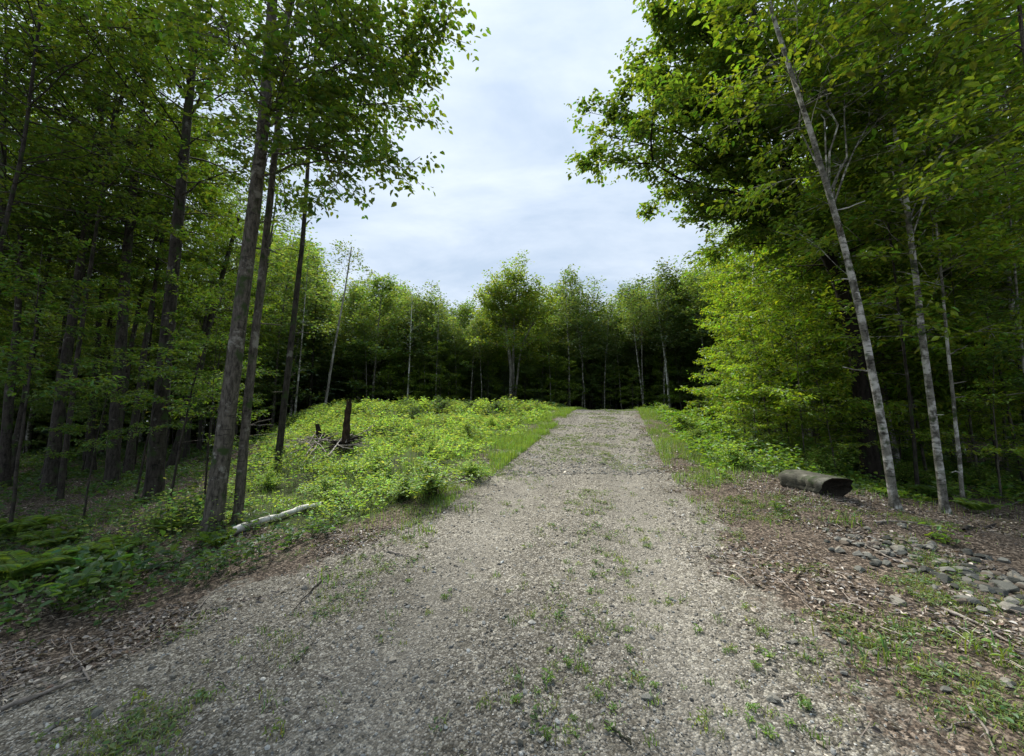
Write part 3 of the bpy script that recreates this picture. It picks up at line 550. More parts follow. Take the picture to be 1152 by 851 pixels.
L3 = scatter(8, lambda x, y: x < -4.4 - .5 * y and vis(x, y) and y > 7.2, (-20, -7, 7, 15), 1.3, 66, heroes)
for x, y in L3:
    place(KH[rng.randint(2)], (x, y, float(terr(x, y))), rng.uniform(0, 6.3), rng.uniform(.8, 1.0), 'tall dark tree with a long bare trunk among the near left trunks', 'tree', 'tall dark bare trunked trees at the left', 'maple_tree')
L2 = scatter(34, lambda x, y: x < -3.4 - .46 * y and vis(x, y) and y > 10.5, (-34, -5, 5, 30), 1.5, 62, [])
for x, y in L2:
    place(KU[rng.randint(3)], (x, y, float(terr(x, y))), rng.uniform(0, 6.3), rng.uniform(.55, 1.05), 'leafy young tree growing beneath the left wood', 'sapling', 'leafy young trees beneath the left wood', 'young_tree')
R1 = scatter(46, lambda x, y: x > max(8.6, .5 * y + 2.1) and vis(x, y) and y > 5.5 and (x > 10.5 or y > 10), (7, 38, 5, 33), 1.9, 63, heroes)
for x, y in R1:
    K = (KB + KB + KM)[rng.randint(9)]; place(K, (x, y, float(terr(x, y))), rng.uniform(0, 6.3), rng.uniform(.75, 1.08), 'leafy tree within the dense wood right of the driveway', 'tree', 'leafy trees within the right wood', 'beech_tree' if K in KB else 'maple_tree')
R2 = scatter(52, lambda x, y: x > max(8.3, .45 * y + 1.6) and vis(x, y) and y > 6.5 and not (x < 9.8 and y < 8.6), (7, 26, 6, 24), 1.5, 64, [])
for x, y in R2:
    place((KU + KS)[rng.randint(6)], (x, y, float(terr(x, y))), rng.uniform(0, 6.3), rng.uniform(.6, 1.05), 'leafy young tree growing beneath the right wood', 'sapling', 'leafy young trees beneath the right wood', 'young_tree')
# bright saplings that front the right hand wood
SP = [(822, 470, 15, .85, 'bright green sapling at the left end of the leafy right bank'), (838, 475, 13, 1.05, 'tall bright green sapling beneath the thin white stem'), (868, 490, 11.5, 1.0, 'bright layered sapling left of the blackish trunk'),
      (905, 500, 10.2, .95, 'bright layered sapling just behind the old log'), (850, 500, 11, .62, 'low bright sapling left of and behind the old log'), (940, 510, 9.8, .7, 'low dim sapling at the foot of the blackish trunk'), (880, 470, 13.6, 1.1, 'tall sapling filling the gap left of the blackish trunk'),
      (1120, 520, 8.4, .75, 'dim sapling near the right edge behind the mottled stems'), (836, 440, 18, 1.0, 'tall bright sapling at the far end of the right bank')]
for k, (px, py, D, s, lb) in enumerate(SP):
    p = atY(px, py, D); place(KS[k % 3], (p[0], D, float(terr(p[0], D))), k * 1.9, s * 1.12, lb, 'sapling', 'saplings fronting the right wood', 'sapling')
TS = [(893, 16.5, 1.9), (886, 13.5, 1.7), (915, 12, 2.0), (940, 11.5, 2.05), (896, 19, 2.2), (892, 22, 2.3), (920, 14.5, 2.3), (985, 11, 1.9), (1035, 10.5, 1.8), (1090, 10, 1.8), (1140, 9.6, 1.9), (930, 17, 2.4), (880, 26, 2.5), (960, 13, 2.2), (1120, 12, 2.2)]
for k, (px, D, s) in enumerate(TS):
    x = (px - CX) / F_PX * D; place(KS[k % 3], (x, D, float(terr(x, D))), k * 2.7, (s * .85, s * .85, s), 'tall leafy young tree in the bright green wall of leaves right of the driveway', 'tree', 'tall young trees in the bright right wall', 'young_tree')
SL = [(188, 560, 6.8, .72, 'young maple with bright sprays in front of the flared dark trunk'), (92, 590, 6.6, .5, 'young maple with dim leaves at the lower left among the dark trunks'), (232, 545, 7.6, .6, 'young maple with bright sprays behind the thickest trunk'), (150, 560, 8.0, .8, 'young maple with high sprays behind the streaked trunk'), (12, 590, 6.0, .85, 'young maple with broad dim sprays at the left edge')]
for k, (px, py, D, s, lb) in enumerate(SL):
    p = atY(px, py, D); place(KU[k % 3], (p[0], D, float(terr(p[0], D))), k * 2.3 + 1, s, lb, 'sapling', 'young maples among the dark trunks', 'young_tree')

# ------------------------------------------------------------------ bushes, ferns and low plants
def plant_leaves(acc, C0, rng, n, rx, rz_, ls, col, far=False, wd=.6, stems=True):
    """a rounded low shrub: arching stems carrying leaf sprays"""
    k = max(5, int(n / 28)); a = rng.uniform(0, 6.28, k); e = rng.uniform(.25, 1.5, k); L = rng.uniform(.7, 1.1, k)
    E = C0 + np.stack([np.cos(a) * np.cos(e) * rx * L, np.sin(a) * np.cos(e) * rx * L, np.sin(e) * rz_ * L], 1); S = np.tile(C0, (k, 1)) + rng.randn(k, 3) * [.04, .04, 0]
    B = bez(S, E, .28, rng, 6, .06)
    if stems: V, Q = tubes(B, np.tile(np.linspace(.006, .002, 6), (k, 1)), 3); acc.add(V, Q, (.07, .08, .03), 0)
    idx = rng.randint(0, k, n); u = rng.uniform(.25, 1, n) * 5; q = np.minimum(u.astype(int), 4); f = (u - q)[:, None]
    P = B[idx, q] * (1 - f) + B[idx, q + 1] * f + rng.randn(n, 3) * ls * .7; D = rng.randn(n, 3) * [1, 1, .35]
    leaves(acc, P, D, UP + rng.randn(n, 3) * .4, ls * rng.uniform(.6, 1.3, n), vary(rng, n, col), far, 0 if not stems else 1, wd)
def bushmesh(seed, n, rx, rz_, ls, col, wd=.6):
    A = Acc(); plant_leaves(A, np.zeros(3), rs(seed), n, rx, rz_, ls, col, False, wd); return A.mesh('bush', [M_GRASS, M_LEAF])
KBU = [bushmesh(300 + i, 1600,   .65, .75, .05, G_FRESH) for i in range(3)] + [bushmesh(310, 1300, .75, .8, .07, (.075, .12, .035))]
def fern(seed, nf, L, col, nleaf=24):
    A = Acc(); rng = rs(seed)
    for f in range(nf):
        a = f * 6.28 / nf + rng.uniform(-.3, .3); l = L * rng.uniform(.75, 1.15); e = rng.uniform(.45, .9)
        E = np.array([math.cos(a) * l * math.cos(e), math.sin(a) * l * math.cos(e), l * math.sin(e) * .75]); B = bez(np.zeros(3), E, .30, rng, 12, .03)[0]
        V, Q = tubes(B[None], np.linspace(.004, .0015, 12)[None], 3); A.add(V, Q, (.09, .12, .04), 0)
        t = np.linspace(.16, .99, nleaf * 2); k = np.minimum((t * 11).astype(int), 10); fr = (t * 11 - k)[:, None]; P = B[k] * (1 - fr) + B[k + 1] * fr; D = nz(B[k + 1] - B[k]); sd_ = np.where(np.arange(len(t)) % 2 == 0, 1, -1)[:, None] * nz(np.cross(D, UP))
        leaves(A, P, D * .35 + sd_ - UP * .12, UP + rng.randn(len(t), 3) * .12, l * .27 * np.sin(np.pi * (t * .86 + .12)) + .01, vary(rng, len(t), col, .12, .25), False, 1, .20)
    return A.mesh('fern', [M_GRASS, M_LEAF])
KFE = [fern(320 + i, 9, .62, (.11, .18, .035)) for i in range(2)] + [fern(325, 8, .55, (.15, .25, .035))]
def single(me, name, loc, rz_, sc, label, cat, group=None):
    o = obj(name, me, None, loc); o.rotation_euler = (0, 0, rz_); o.scale = (sc,) * 3 if np.isscalar(sc) else sc; return tag(o, label, cat, group)
def G(px, py): return hit(px, py)
FE = [(35, 660, 1.15, 0, 'large dim fern at the lower left edge'), (85, 650, .95, 1, 'dim fern right of the large fern at the lower left edge'), (15, 610, 1.1, 1, 'dim fern behind the large fern at the left edge'), (243, 617, .62, 2, 'bright small fern against the foot of the thickest trunk'),
      (130, 628, .7, 0, 'dim fern below the streaked trunk'), (60, 620, .8, 1, 'dim fern between the left edge and the streaked trunk'), (1000, 560, .5, 2, 'small fern left of the crooked mottled foot'), (1052, 562, .8, 0, 'fern between the two pale mottled trunks'), (1100, 578, .7, 0, 'dim fern right of the thinnest mottled stem'), (190, 600, .6, 1, 'dim fern at the foot of the flared dark trunk')]
for k, (px, py, s, m_, lb) in enumerate(FE): single(KFE[m_], 'fern', G(px, py), k * 1.3, s, lb, 'fern', 'ferns under the trees')
BU = [(487, 560, 1.25, 0, 'largest bright bramble bush, at the left edge of the driveway'), (452, 563, .8, 1, 'bright bush left of the largest bramble bush'), (530, 540, .8, 2, 'bright bush right of the largest bramble bush beside the grass')]
for k, (px, py, s, m_, lb) in enumerate(BU): single(KBU[m_], 'bramble_bush', G(px, py), k * 2.1, (s, s, s * .62), lb, 'bush', 'bushes beside the driveway')
rng = rs(71); pl = []
for t in range(3000):
    y = rng.uniform(6.5, 30) ; x = rng.uniform(-15, 12)
    if green(x, y) > .8 and (x < xl(y) - 1.5 or x > xr(y) + 1.1) and all((x - a) ** 2 + (y - b) ** 2 > 1.35 ** 2 for a, b in pl) and not (abs(x + 4.6) < 1.2 and 9 < y < 12): pl.append((x, y))
    if len(pl) > 110: break
for x, y in pl:
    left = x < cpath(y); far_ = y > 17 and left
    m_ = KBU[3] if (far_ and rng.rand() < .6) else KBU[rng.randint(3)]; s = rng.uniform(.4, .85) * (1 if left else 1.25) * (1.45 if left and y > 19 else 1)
    single(m_, 'bramble_bush', (x, y, float(terr(x, y)) - .03), rng.uniform(0, 6.3), (s, s, s * rng.uniform(.6, .95)), 'leafy green bush in the overgrown clearing left of the driveway' if left else 'leafy green bush on the bank right of the driveway', 'bush', 'bushes in the left clearing' if left else 'bushes on the right bank')
# uncountable low plants of the clearing
def cover(name, label, n, box, dens, hmax, ls, col, seed, far=False, wd=.6):
    rng = rs(seed); x = rng.uniform(box[0], box[1], n); y = box[2] + (box[3] - box[2]) * rng.rand(n) ** 1.3; k = rng.rand(n) < dens(x, y); x, y = x[k], y[k]
    h = hmax(x, y) * rng.uniform(.25, 1, len(x)); n = len(x); A = Acc(); per = 7; i3 = np.repeat(np.arange(n), per)
    top = np.stack([x, y, terr(x, y) + h], 1); base = np.stack([x + rng.randn(n) * .05, y + rng.randn(n) * .05, terr(x, y) - .01], 1)
    P = bez(base, top, .02, rng, 3, .12); V, Q = tubes(P, np.tile([.003, .0025, .0015], (n, 1)), 3); A.add(V, Q, (.08, .10, .03), 0)
    u = rng.uniform(.35, 1.02, (n * per, 1)); LP = base[i3] * (1 - u) + top[i3] * u + rng.randn(n * per, 3) * .03; sz = ls(y)[i3] * rng.uniform(.6, 1.3, n * per)
    a = rng.uniform(0, 6.28, n * per); D = np.stack([np.cos(a), np.sin(a), rng.uniform(-.1, .6, n * per)], 1)
    patch = (.45 + 1.0 * fbm(x, y, .9, seed))[i3][:, None] * (1 - .25 * ss(y, 14, 22) * (fbm(x, y, .35, seed + 5) > .5))[i3][:, None] * np.array([[1, 1, 1]])
    leaves(A, LP, D, UP + rng.randn(n * per, 3) * .45, sz, (vary(rng, n * per, col) * patch).clip(0, .8), far, 1, wd)
    tag(obj(name, A.mesh(name, [M_GRASS, M_LEAF])), label, 'undergrowth', None, 'stuff')
brush = lambda x, y: 1 - .85 * np.exp(-(((x + 4.9) / 1.3) ** 2 + ((y - 11.3) / 1.6) ** 2))
mound = lambda x, y: (.09 + .72 * ss(fbm(x, y, .8, 41), .40, .74)) * brush(x, y) * np.where(x < cpath(y), .3 + .7 * ss(xl(y) - x, .2, 3.0), 1)
cover('undergrowth', 'bright leafy undergrowth covering the clearing left of the driveway', 52000, (-18, 4, 5, 33), lambda x, y: green(x, y) * (x < cpath(y)) * ss(xl(y) - x, -.1, .9) * (.12 + .88 * ss(fbm(x, y, 1.4, 43), .40, .56)) * brush(x, y), mound, lambda y: .030 + .0036 * y, G_FRESH, 81)
cover('undergrowth', 'narrow leafed grey green ferns and stalks mixed through the clearing', 15000, (-18, 4, 6, 33), lambda x, y: green(x, y) * (x < cpath(y)) * ss(xl(y) - x, .6, 2) * ss(fbm(x, y, .6, 47), .46, .6) * brush(x, y), lambda x, y: .25 + .45 * fbm(x, y, .9, 48), lambda y: .06 + .006 * y, (.19, .26, .085), 86, False, .22)
cover('undergrowth', 'bright leafy undergrowth on the bank right of the driveway', 14000, (2, 14, 7, 32), lambda x, y: green(x, y) * (x > cpath(y)) * ss(x - xr(y), .0, 1.2), lambda x, y: mound(x, y) * (.6 + .05 * (x - xr(y)).clip(0, 8) * 3), lambda y: .055 + .0045 * y, (.15, .25, .036), 82)
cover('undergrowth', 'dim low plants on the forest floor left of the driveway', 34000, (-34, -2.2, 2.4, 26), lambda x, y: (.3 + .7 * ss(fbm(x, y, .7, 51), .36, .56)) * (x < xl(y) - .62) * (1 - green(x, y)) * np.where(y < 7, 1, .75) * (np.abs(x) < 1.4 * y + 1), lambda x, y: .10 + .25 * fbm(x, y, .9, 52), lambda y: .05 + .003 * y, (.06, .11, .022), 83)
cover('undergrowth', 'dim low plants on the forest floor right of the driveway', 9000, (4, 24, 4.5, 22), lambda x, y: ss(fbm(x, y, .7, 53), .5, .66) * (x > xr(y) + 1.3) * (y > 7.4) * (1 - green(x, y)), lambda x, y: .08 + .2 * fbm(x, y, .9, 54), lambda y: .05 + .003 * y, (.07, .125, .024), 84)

# ------------------------------------------------------------------ grass
def blades(acc, x, y, rng, h, col, wdt=.004, z=None, lean=.5):
    n = len(x); z = terr(x, y) if z is None else z; a = rng.uniform(0, 6.28, n); D = np.stack([np.cos(a), np.sin(a), np.zeros(n)], 1); Sd = np.stack([-np.sin(a), np.cos(a), np.zeros(n)], 1) * wdt
    B0 = np.stack([x, y, z - .005], 1); l = (rng.rand(n, 1) * lean) * h[:, None]; M = B0 + UP * h[:, None] * .6 + D * l * .35; T = B0 + UP * h[:, None] * (1 - .25 * lean) + D * l
    V = np.stack([B0 - Sd, B0 + Sd, M + Sd * .8, M - Sd * .8, T + Sd * .12, T - Sd * .12], 1); b = np.arange(n)[:, None] * 6
    acc.add(V, np.concatenate([b + [[0, 1, 2, 3]], b + [[3, 2, 4, 5]]]), np.repeat(vary(rng, n, col), 6, 0), 0)
def grass():
    rng = rs(91); A = Acc()
    n = 140000; y = 4.6 + 24 * rng.rand(n) ** 1.5; side = rng.rand(n) < .68; d = np.abs(rng.randn(n)) * np.where(rng.rand(n) < .5, .7, 3.5) - .35
    x = np.where(side, xl(y) + .1 - d, xr(y) + .15 + d * 1.1); k = rng.rand(n) < ss(fbm(x, y, 1.5, 61), .36, .58) * np.where(side, ss(y, 4.8, 7.5), ss(y, 4.4, 9) * .8); x, y = x[k], y[k]
    blades(A, x, y, rng, (.04 + .20 * rng.rand(len(x)) ** 1.5) * ss(y, 3, 9).clip(.5, 1), (.16, .25, .045), .0035 + .0)
    tag(obj('grass', A.mesh('grass', [M_GRASS])), 'bright grass fringing both edges of the gravel driveway', 'grass', None, 'stuff')
    rng = rs(92); A = Acc()   # sparse low weeds scattered over the gravel
    n = 36000; y = 1.6 + 24 * rng.rand(n) ** 1.4; x = cpath(y) + rng.uniform(-3.0, 5.2, n); dens = ss(fbm(x, y, 1.6, 62), .42, .7) * (.10 + .18 * ss(y, 3.5, 6) + .16 * ss(y, 1.5, 4) * np.exp(-((x - cpath(y) - .15) / .38) ** 2) + .9 * ss(np.abs(x - cpath(y) - .2), 1.4, 2.4) + .5 * ss(y, 7, 14)) * np.where(x > xr(y) - .3, 1.1, 1) * (1 - .95 * np.exp(-((y - (5.1 - .62 * (x - 4.6))) / .5) ** 2) * ss(x, 3.5, 4.0))
    k = rng.rand(n) < dens; x, y = x[k], y[k]; i = np.repeat(np.arange(len(x)), 9); xx = x[i] + rng.randn(len(i)) * .035; yy = y[i] + rng.randn(len(i)) * .035
    blades(A, xx, yy, rng, rng.uniform(.015, .06, len(xx)), (.17, .225, .06), .003, None, 1.3)
    m = len(xx) // 3; a = rng.uniform(0, 6.28, m); P = np.stack([xx[:m], yy[:m], terr(xx[:m], yy[:m]) + rng.uniform(.005, .03, m)], 1)
    leaves(A, P, np.stack([np.cos(a), np.sin(a), rng.uniform(0, .4, m)], 1), UP + rng.randn(m, 3) * .3, rng.uniform(.015, .04, m), vary(rng, m, (.11, .17, .045)), False, 0, .6)
    tag(obj('weeds', A.mesh('weeds', [M_GRASS])), 'sparse low weeds scattered over the gravel', 'weeds', None, 'stuff')
grass()
def tuft(seed, n, h, col, rad=.03, broad=0):
    A = Acc(); rng = rs(seed); x = rng.randn(n) * rad; y = rng.randn(n) * rad; blades(A, x, y, rng, h * rng.uniform(.5, 1.1, n), col, .0035, np.zeros(n), .9)
    if broad:
        a = rng.uniform(0, 6.28, broad); P = np.stack([rng.randn(broad) * rad, rng.randn(broad) * rad, rng.uniform(.1, .7, broad) * h], 1); leaves(A, P, np.stack([np.cos(a), np.sin(a), rng.uniform(.1, .6, broad)], 1), UP + rng.randn(broad, 3) * .3, rng.uniform(.02, .045, broad), vary(rng, broad, col), False, 0, .5)
    return A.mesh('grass_tuft', [M_GRASS])
KT = [tuft(400, 16, .075, (.15, .24, .05)), tuft(401, 22, .06, (.17, .24, .05), .035, 8), tuft(402, 10, .09, (.13, .22, .05), .018, 14), tuft(403, 40, .11, (.15, .23, .05), .07, 10)]
TL = [(685, 708, .9, 0, 'upright grass tuft right of the middle of the gravel'), (616, 768, 1.0, 2, 'thin upright weed sprig in the gravel nearest below the centre'), (578, 703, .9, 0, 'small grass tuft left of the two sprigs at the middle of the gravel'), (627, 697, .9, 2, 'narrow weed sprig at the middle of the gravel'), (642, 646, .9, 0, 'grass tuft just left of a darker twin higher up the gravel'), (668, 650, .9, 2, 'narrow sprig beside a reddish patch of gravel'), (296, 712, .9, 0, 'grass tuft on the left part of the gravel'), (312, 826, .9, 1, 'grass tuft at the bottom left of the gravel'), (697, 634, 1.1, 1, 'flat spreading weed near the middle of the gravel'), (718, 770, .9, 1, 'flat spreading weed low on the right part of the gravel'), (995, 740, 1.4, 3, 'wide grass clump on the right shoulder of the gravel'), (155, 790, 1.0, 1, 'spreading weed at the lower left of the gravel'), (545, 795, .8, 1, 'small spreading weed low in the middle of the gravel'), (372, 655, 1.1, 3, 'wide grass clump on the left shoulder of the gravel'), (480, 600, 1.3, 3, 'wide bright grass clump below the largest bramble bush'), (520, 575, 1.4, 3, 'wide bright grass clump where the gravel meets the left bank'), (875, 575, 1.5, 2, 'tall bright grass sprig left of the old log'), (955, 590, 1.6, 3, 'yellow green grass clump just right of and below the old log'), (1120, 742, 1.5, 3, 'bright weed clump near the lower right edge')]
for k, (px, py, s, m_, lb) in enumerate(TL): single(KT[m_], 'grass_tuft', G(px, py), k * 1.7, s * (1.5 if m_ == 2 and px > 800 else 1), lb, 'grass', 'grass tufts on the gravel')
rng = rs(95); c = 0
for t in range(2000):
    py = rng.uniform(540, 840); px = rng.uniform(200, 1130); p = G(px, py) if t < 700 else None
    if p is None: break
    if gravel(p[0], p[1]) > .5 and rng.rand() < ss(fbm(p[0], p[1], .8, 63), .4, .6) * .9:
        single(KT[rng.randint(3)], 'grass_tuft', p, rng.uniform(0, 6), rng.uniform(.45, .85), 'tiny green tuft growing through the gravel', 'grass', 'tiny tufts growing through the gravel'); c += 1
    if c >= 110: break

# ------------------------------------------------------------------ pebbles, dead leaves
ICO_V = None
def ico():
    p = (1 + 5 ** .5) / 2; v = np.array([(-1, p, 0), (1, p, 0), (-1, -p, 0), (1, -p, 0), (0, -1, p), (0, 1, p), (0, -1, -p), (0, 1, -p), (p, 0, -1), (p, 0, 1), (-p, 0, -1), (-p, 0, 1)], float); v /= np.linalg.norm(v[0])
    f = np.array([(0, 11, 5), (0, 5, 1), (0, 1, 7), (0, 7, 10), (0, 10, 11), (1, 5, 9), (5, 11, 4), (11, 10, 2), (10, 7, 6), (7, 1, 8), (3, 9, 4), (3, 4, 2), (3, 2, 6), (3, 6, 8), (3, 8, 9), (4, 9, 5), (2, 4, 11), (6, 2, 10), (8, 6, 7), (9, 8, 1)]); return v, f
IV, IF = ico()
def pebbles(acc, x, y, s, rng):
    n = len(x); V = IV[None] * (1 + .22 * rng.randn(n, 12, 1)) * (s[:, None, None]) * (rng.uniform(.55, 1.25, (n, 1, 3)) * [1, 1, .62]); a = rng.uniform(0, 6.28, n); ca, sa = np.cos(a)[:, None], np.sin(a)[:, None]
    X = V[..., 0] * ca - V[..., 1] * sa; Yy = V[..., 0] * sa + V[..., 1] * ca; tl = rng.randn(n, 1) * .25; Z = V[..., 2] + X * tl
    V = np.stack([X + x[:, None], Yy + y[:, None], Z + (terr(x, y) + s * .12)[:, None]], -1); g = rng.choice([.09, .14, .19, .25, .34, .5], n, p=[.24, .28, .24, .14, .08, .02])[:, None] * rng.uniform(.8, 1.2, (n, 1)); tint = 1 + rng.randn(n, 1) * .05 * np.array([[1.3, .2, -1.2]])
    C = g * tint * [1.16, 1.12, 1.02]; acc.add(V, np.arange(n)[:, None, None] * 12 + IF[None] if False else (np.arange(n)[:, None, None] * 12 + IF[None]).reshape(-1, 3), np.repeat(C.clip(0, .8), 12, 0), 0)
rng = rs(500); A = Acc(); n = 110000; y = 1.2 + 9 * rng.rand(n) ** 2.0; x = rng.uniform(-1, 1, n) * (1.35 * y + .5).clip(0, 4.5); k = rng.rand(n) < (gravel(x, y) ** 2 * .95 + .03) * (1 - .35 * np.exp(-((np.abs(x - cpath(y)) - .9) / .32) ** 2) * ss(fbm(x, y, .7, 15), .3, .5)); x, y = x[k], y[k]
pebbles(A, x, y, np.exp(rng.randn(len(x)) * .42) * .0044 * (1 + .03 * y), rng)
n = 30000; y = 8 + 15 * rng.rand(n) ** 1.3; x = cpath(y) + rng.uniform(-2.5, 2.5, n); k = rng.rand(n) < gravel(x, y) * .8; x, y = x[k], y[k]; pebbles(A, x, y, np.exp(rng.randn(len(x)) * .4) * .012, rng)
x = rng.uniform(-3, 4.5, 900); y = 1.4 + 9 * rng.rand(900) ** 1.3; k = rng.rand(900) < gravel(x, y); pebbles(A, x[k], y[k], rng.uniform(.012, .024, k.sum()), rng)
tag(obj('gravel', A.mesh('gravel', [M_STONE])), 'loose grey gravel spread over the driveway', 'gravel', None, 'stuff')
def heap(x, y): return np.exp(-((y - (5.1 - .62 * (x - 4.6))) / .42) ** 2) * ss(x, 3.6, 4.0)
def litter(name, label, n, sgn, seed):
    rng = rs(seed); A = Acc(); y = 1.2 + 15 * rng.rand(n) ** 1.7
    if sgn < 0: x = xl(y) + .5 - np.abs(rng.randn(n)) * (.9 + .45 * y)
    else: x = xr(y) - .7 + np.abs(rng.randn(n)) * (1.1 + .45 * y)
    d = ss(fbm(x, y, 1.5, 71), .38, .62) * np.where(sgn > 0, .45 + .55 * ss(x - xr(y), .3, 2.2), 1 - .6 * ss(xl(y) - x, .9, 1.8) * (y < 7)) * (1 - .93 * green(x, y)) * (1 - .75 * ss(gravel(x, y), .5, 1)) * (np.abs(x) < 1.45 * y + 1) * (1 - .85 * heap(x, y)); k = rng.rand(n) < d; x, y = x[k], y[k]; n = len(x)
    pal = np.array([(.055, .041, .032), (.10, .077, .06), (.165, .133, .105), (.27, .23, .185), (.42, .37, .31), (.16, .10, .065)]); C = pal[rng.choice(6, n, p=[.22, .24, .22, .19, .09, .04])] * rng.uniform(.75, 1.25, (n, 1))
    a = rng.uniform(0, 6.28, n); P = np.stack([x, y, terr(x, y) + rng.uniform(.004, .028, n)], 1); s = rng.uniform(.018, .046, n) * (1 + .03 * y)
    leaves(A, P, np.stack([np.cos(a), np.sin(a), rng.randn(n) * .28], 1), UP + rng.randn(n, 3) * .5, s, C, False, 0, .62)
    # stalks and straw-like bits
    m = n // 9; i = rng.randint(0, n, m); a = rng.uniform(0, 6.28, m); L = rng.uniform(.05, .22, m)[:, None]; S = P[i]; E = S + np.stack([np.cos(a), np.sin(a), rng.randn(m) * .12], 1) * L; V, Q = tubes(bez(S, E, .05, rng, 4, .08), np.tile([.0022, .002, .002, .001], (m, 1)), 3); A.add(V, Q, (.30, .24, .19), 0)
    tag(obj(name, A.mesh(name, [M_DRY])), label, 'dead leaves', None, 'stuff')
litter('leaf_litter', 'brown dead leaves along the left edge of the driveway and under the trees', 62000, -1, 601)
litter('leaf_litter', 'brown dead leaves over the right shoulder of the driveway and under the trees', 66000, 1, 602)

# ------------------------------------------------------------------ rocks
def rockmesh(seed, rough=.16):
    rng = rs(seed); import bmesh
    bm = bmesh.new(); bmesh.ops.create_icosphere(bm, subdivisions=3, radius=1)
    # cut flat facets so it reads as broken stone
    pl_ = [(nz(rng.randn(3)), rng.uniform(.42, .75)) for _ in range(13)]
    for v in bm.verts:
        p = np.array(v.co)
        for nn_, d_ in pl_:
            t = p @ nn_
            if t > d_: p = p - nn_ * (t - d_) * .97
        p = p * (1 + .04 * math.sin(p[0] * 5 + seed) * math.sin(p[1] * 4 + 2)) + rng.randn(3) * .012; v.co = p * [1, .75, .55]
    V = np.array([v.co for v in bm.verts]); Fc = np.array([[v.index for v in f.verts] for f in bm.faces]); bm.free(); return V, Fc
RK = [rockmesh(700 + i) for i in range(6)]
RC = [(.13, .132, .118), (.19, .188, .17), (.055, .058, .052), (.20, .19, .165), (.12, .10, .08)]
RM = {}
def rock(p, s, m_, c, rz_, label, group='stones heaped right of the driveway', name='rock', tilt=.1):
    if (m_, c) not in RM: A = Acc(); A.add(RK[m_][0], RK[m_][1], RC[c]); RM[(m_, c)] = A.mesh('rock', [M_STONE], False)
    o = single(RM[(m_, c)], name, (p[0], p[1], p[2] + s * .20), rz_, (s, s, s), label, 'rock', group); o.rotation_euler = (tilt * math.sin(rz_ * 7), tilt * math.cos(rz_ * 5), rz_)
RL = [(1045, 617, .11, 1, 'flat grey rock in the middle of the heap below the pale mottled trunks'), (1085, 645, .12, 0, 'grey green rock at the right of the stone heap'), (1062, 655, .10, 2, 'dark rock at the front of the stone heap'), (985, 612, .09, 3, 'pale rock at the left end of the stone heap'), (1130, 665, .13, 0, 'largest grey rock near the right edge'), (1143, 690, .12, 3, 'pale rock at the right edge in front of the largest grey rock'),
      (1010, 680, .09, 3, 'pale flat rock alone below the stone heap'), (1100, 628, .10, 2, 'dark flat rock behind the bright sprig on the stone heap'), (1140, 650, .10, 3, 'pale rock behind the largest grey rock near the right edge'), (1105, 690, .08, 1, 'grey rock among dead leaves left of the right edge'), (1070, 712, .06, 3, 'small pale rock on the right shoulder'), (975, 625, .07, 1, 'small grey rock at the left of the stone heap')]
for k, (px, py, s, c, lb) in enumerate(RL): rock(G(px, py), s * .8, k % 6, c, k * 1.3, lb)
rng = rs(720)
for k in range(190):
    t = rng.rand(); px = 950 + 210 * t + rng.randn() * 18; py = 607 + 62 * t + rng.randn() * 13
    rock(G(px, py), rng.uniform(.026, .085), rng.randint(6), rng.randint(5), rng.uniform(0, 6), 'small stone in the heap below the pale mottled trunks')
for k in range(46):
    px = rng.uniform(840, 1150); py = rng.uniform(590, 800); rock(G(px, py), rng.uniform(.018, .045), rng.randint(6), rng.choice([1, 3, 3, 0]), rng.uniform(0, 6), 'small pale stone among dead leaves on the right shoulder', 'stones scattered on the right shoulder', 'stone')
SG = [(343, 664, .045, 3, 'pale cream stone on the left part of the gravel'), (358, 672, .04, 0, 'grey stone right beside the pale cream stone'), (196, 765, .035, 3, 'pale stone low on the left of the gravel'), (727, 788, .04, 1, 'bluish grey stone low on the right part of the gravel'), (516, 795, .03, 3, 'pale flat stone low in the middle of the gravel'), (107, 808, .05, 0, 'flat grey stone near the bottom left corner'), (180, 640, .07, 3, 'pale stone under the low plants left of the gravel'), (760, 700, .03, 3, 'small pale stone on the right part of the gravel'), (440, 668, .025, 3, 'small white stone on the left middle of the gravel'), (628, 682, .028, 3, 'small white stone in the middle of the gravel'), (585, 838, .03, 2, 'dark stone at the bottom of the gravel')]
for k, (px, py, s, c, lb) in enumerate(SG): rock(G(px, py), s, (k + 2) % 6, c, k * 1.1, lb, 'larger stones lying on the gravel', 'stone')

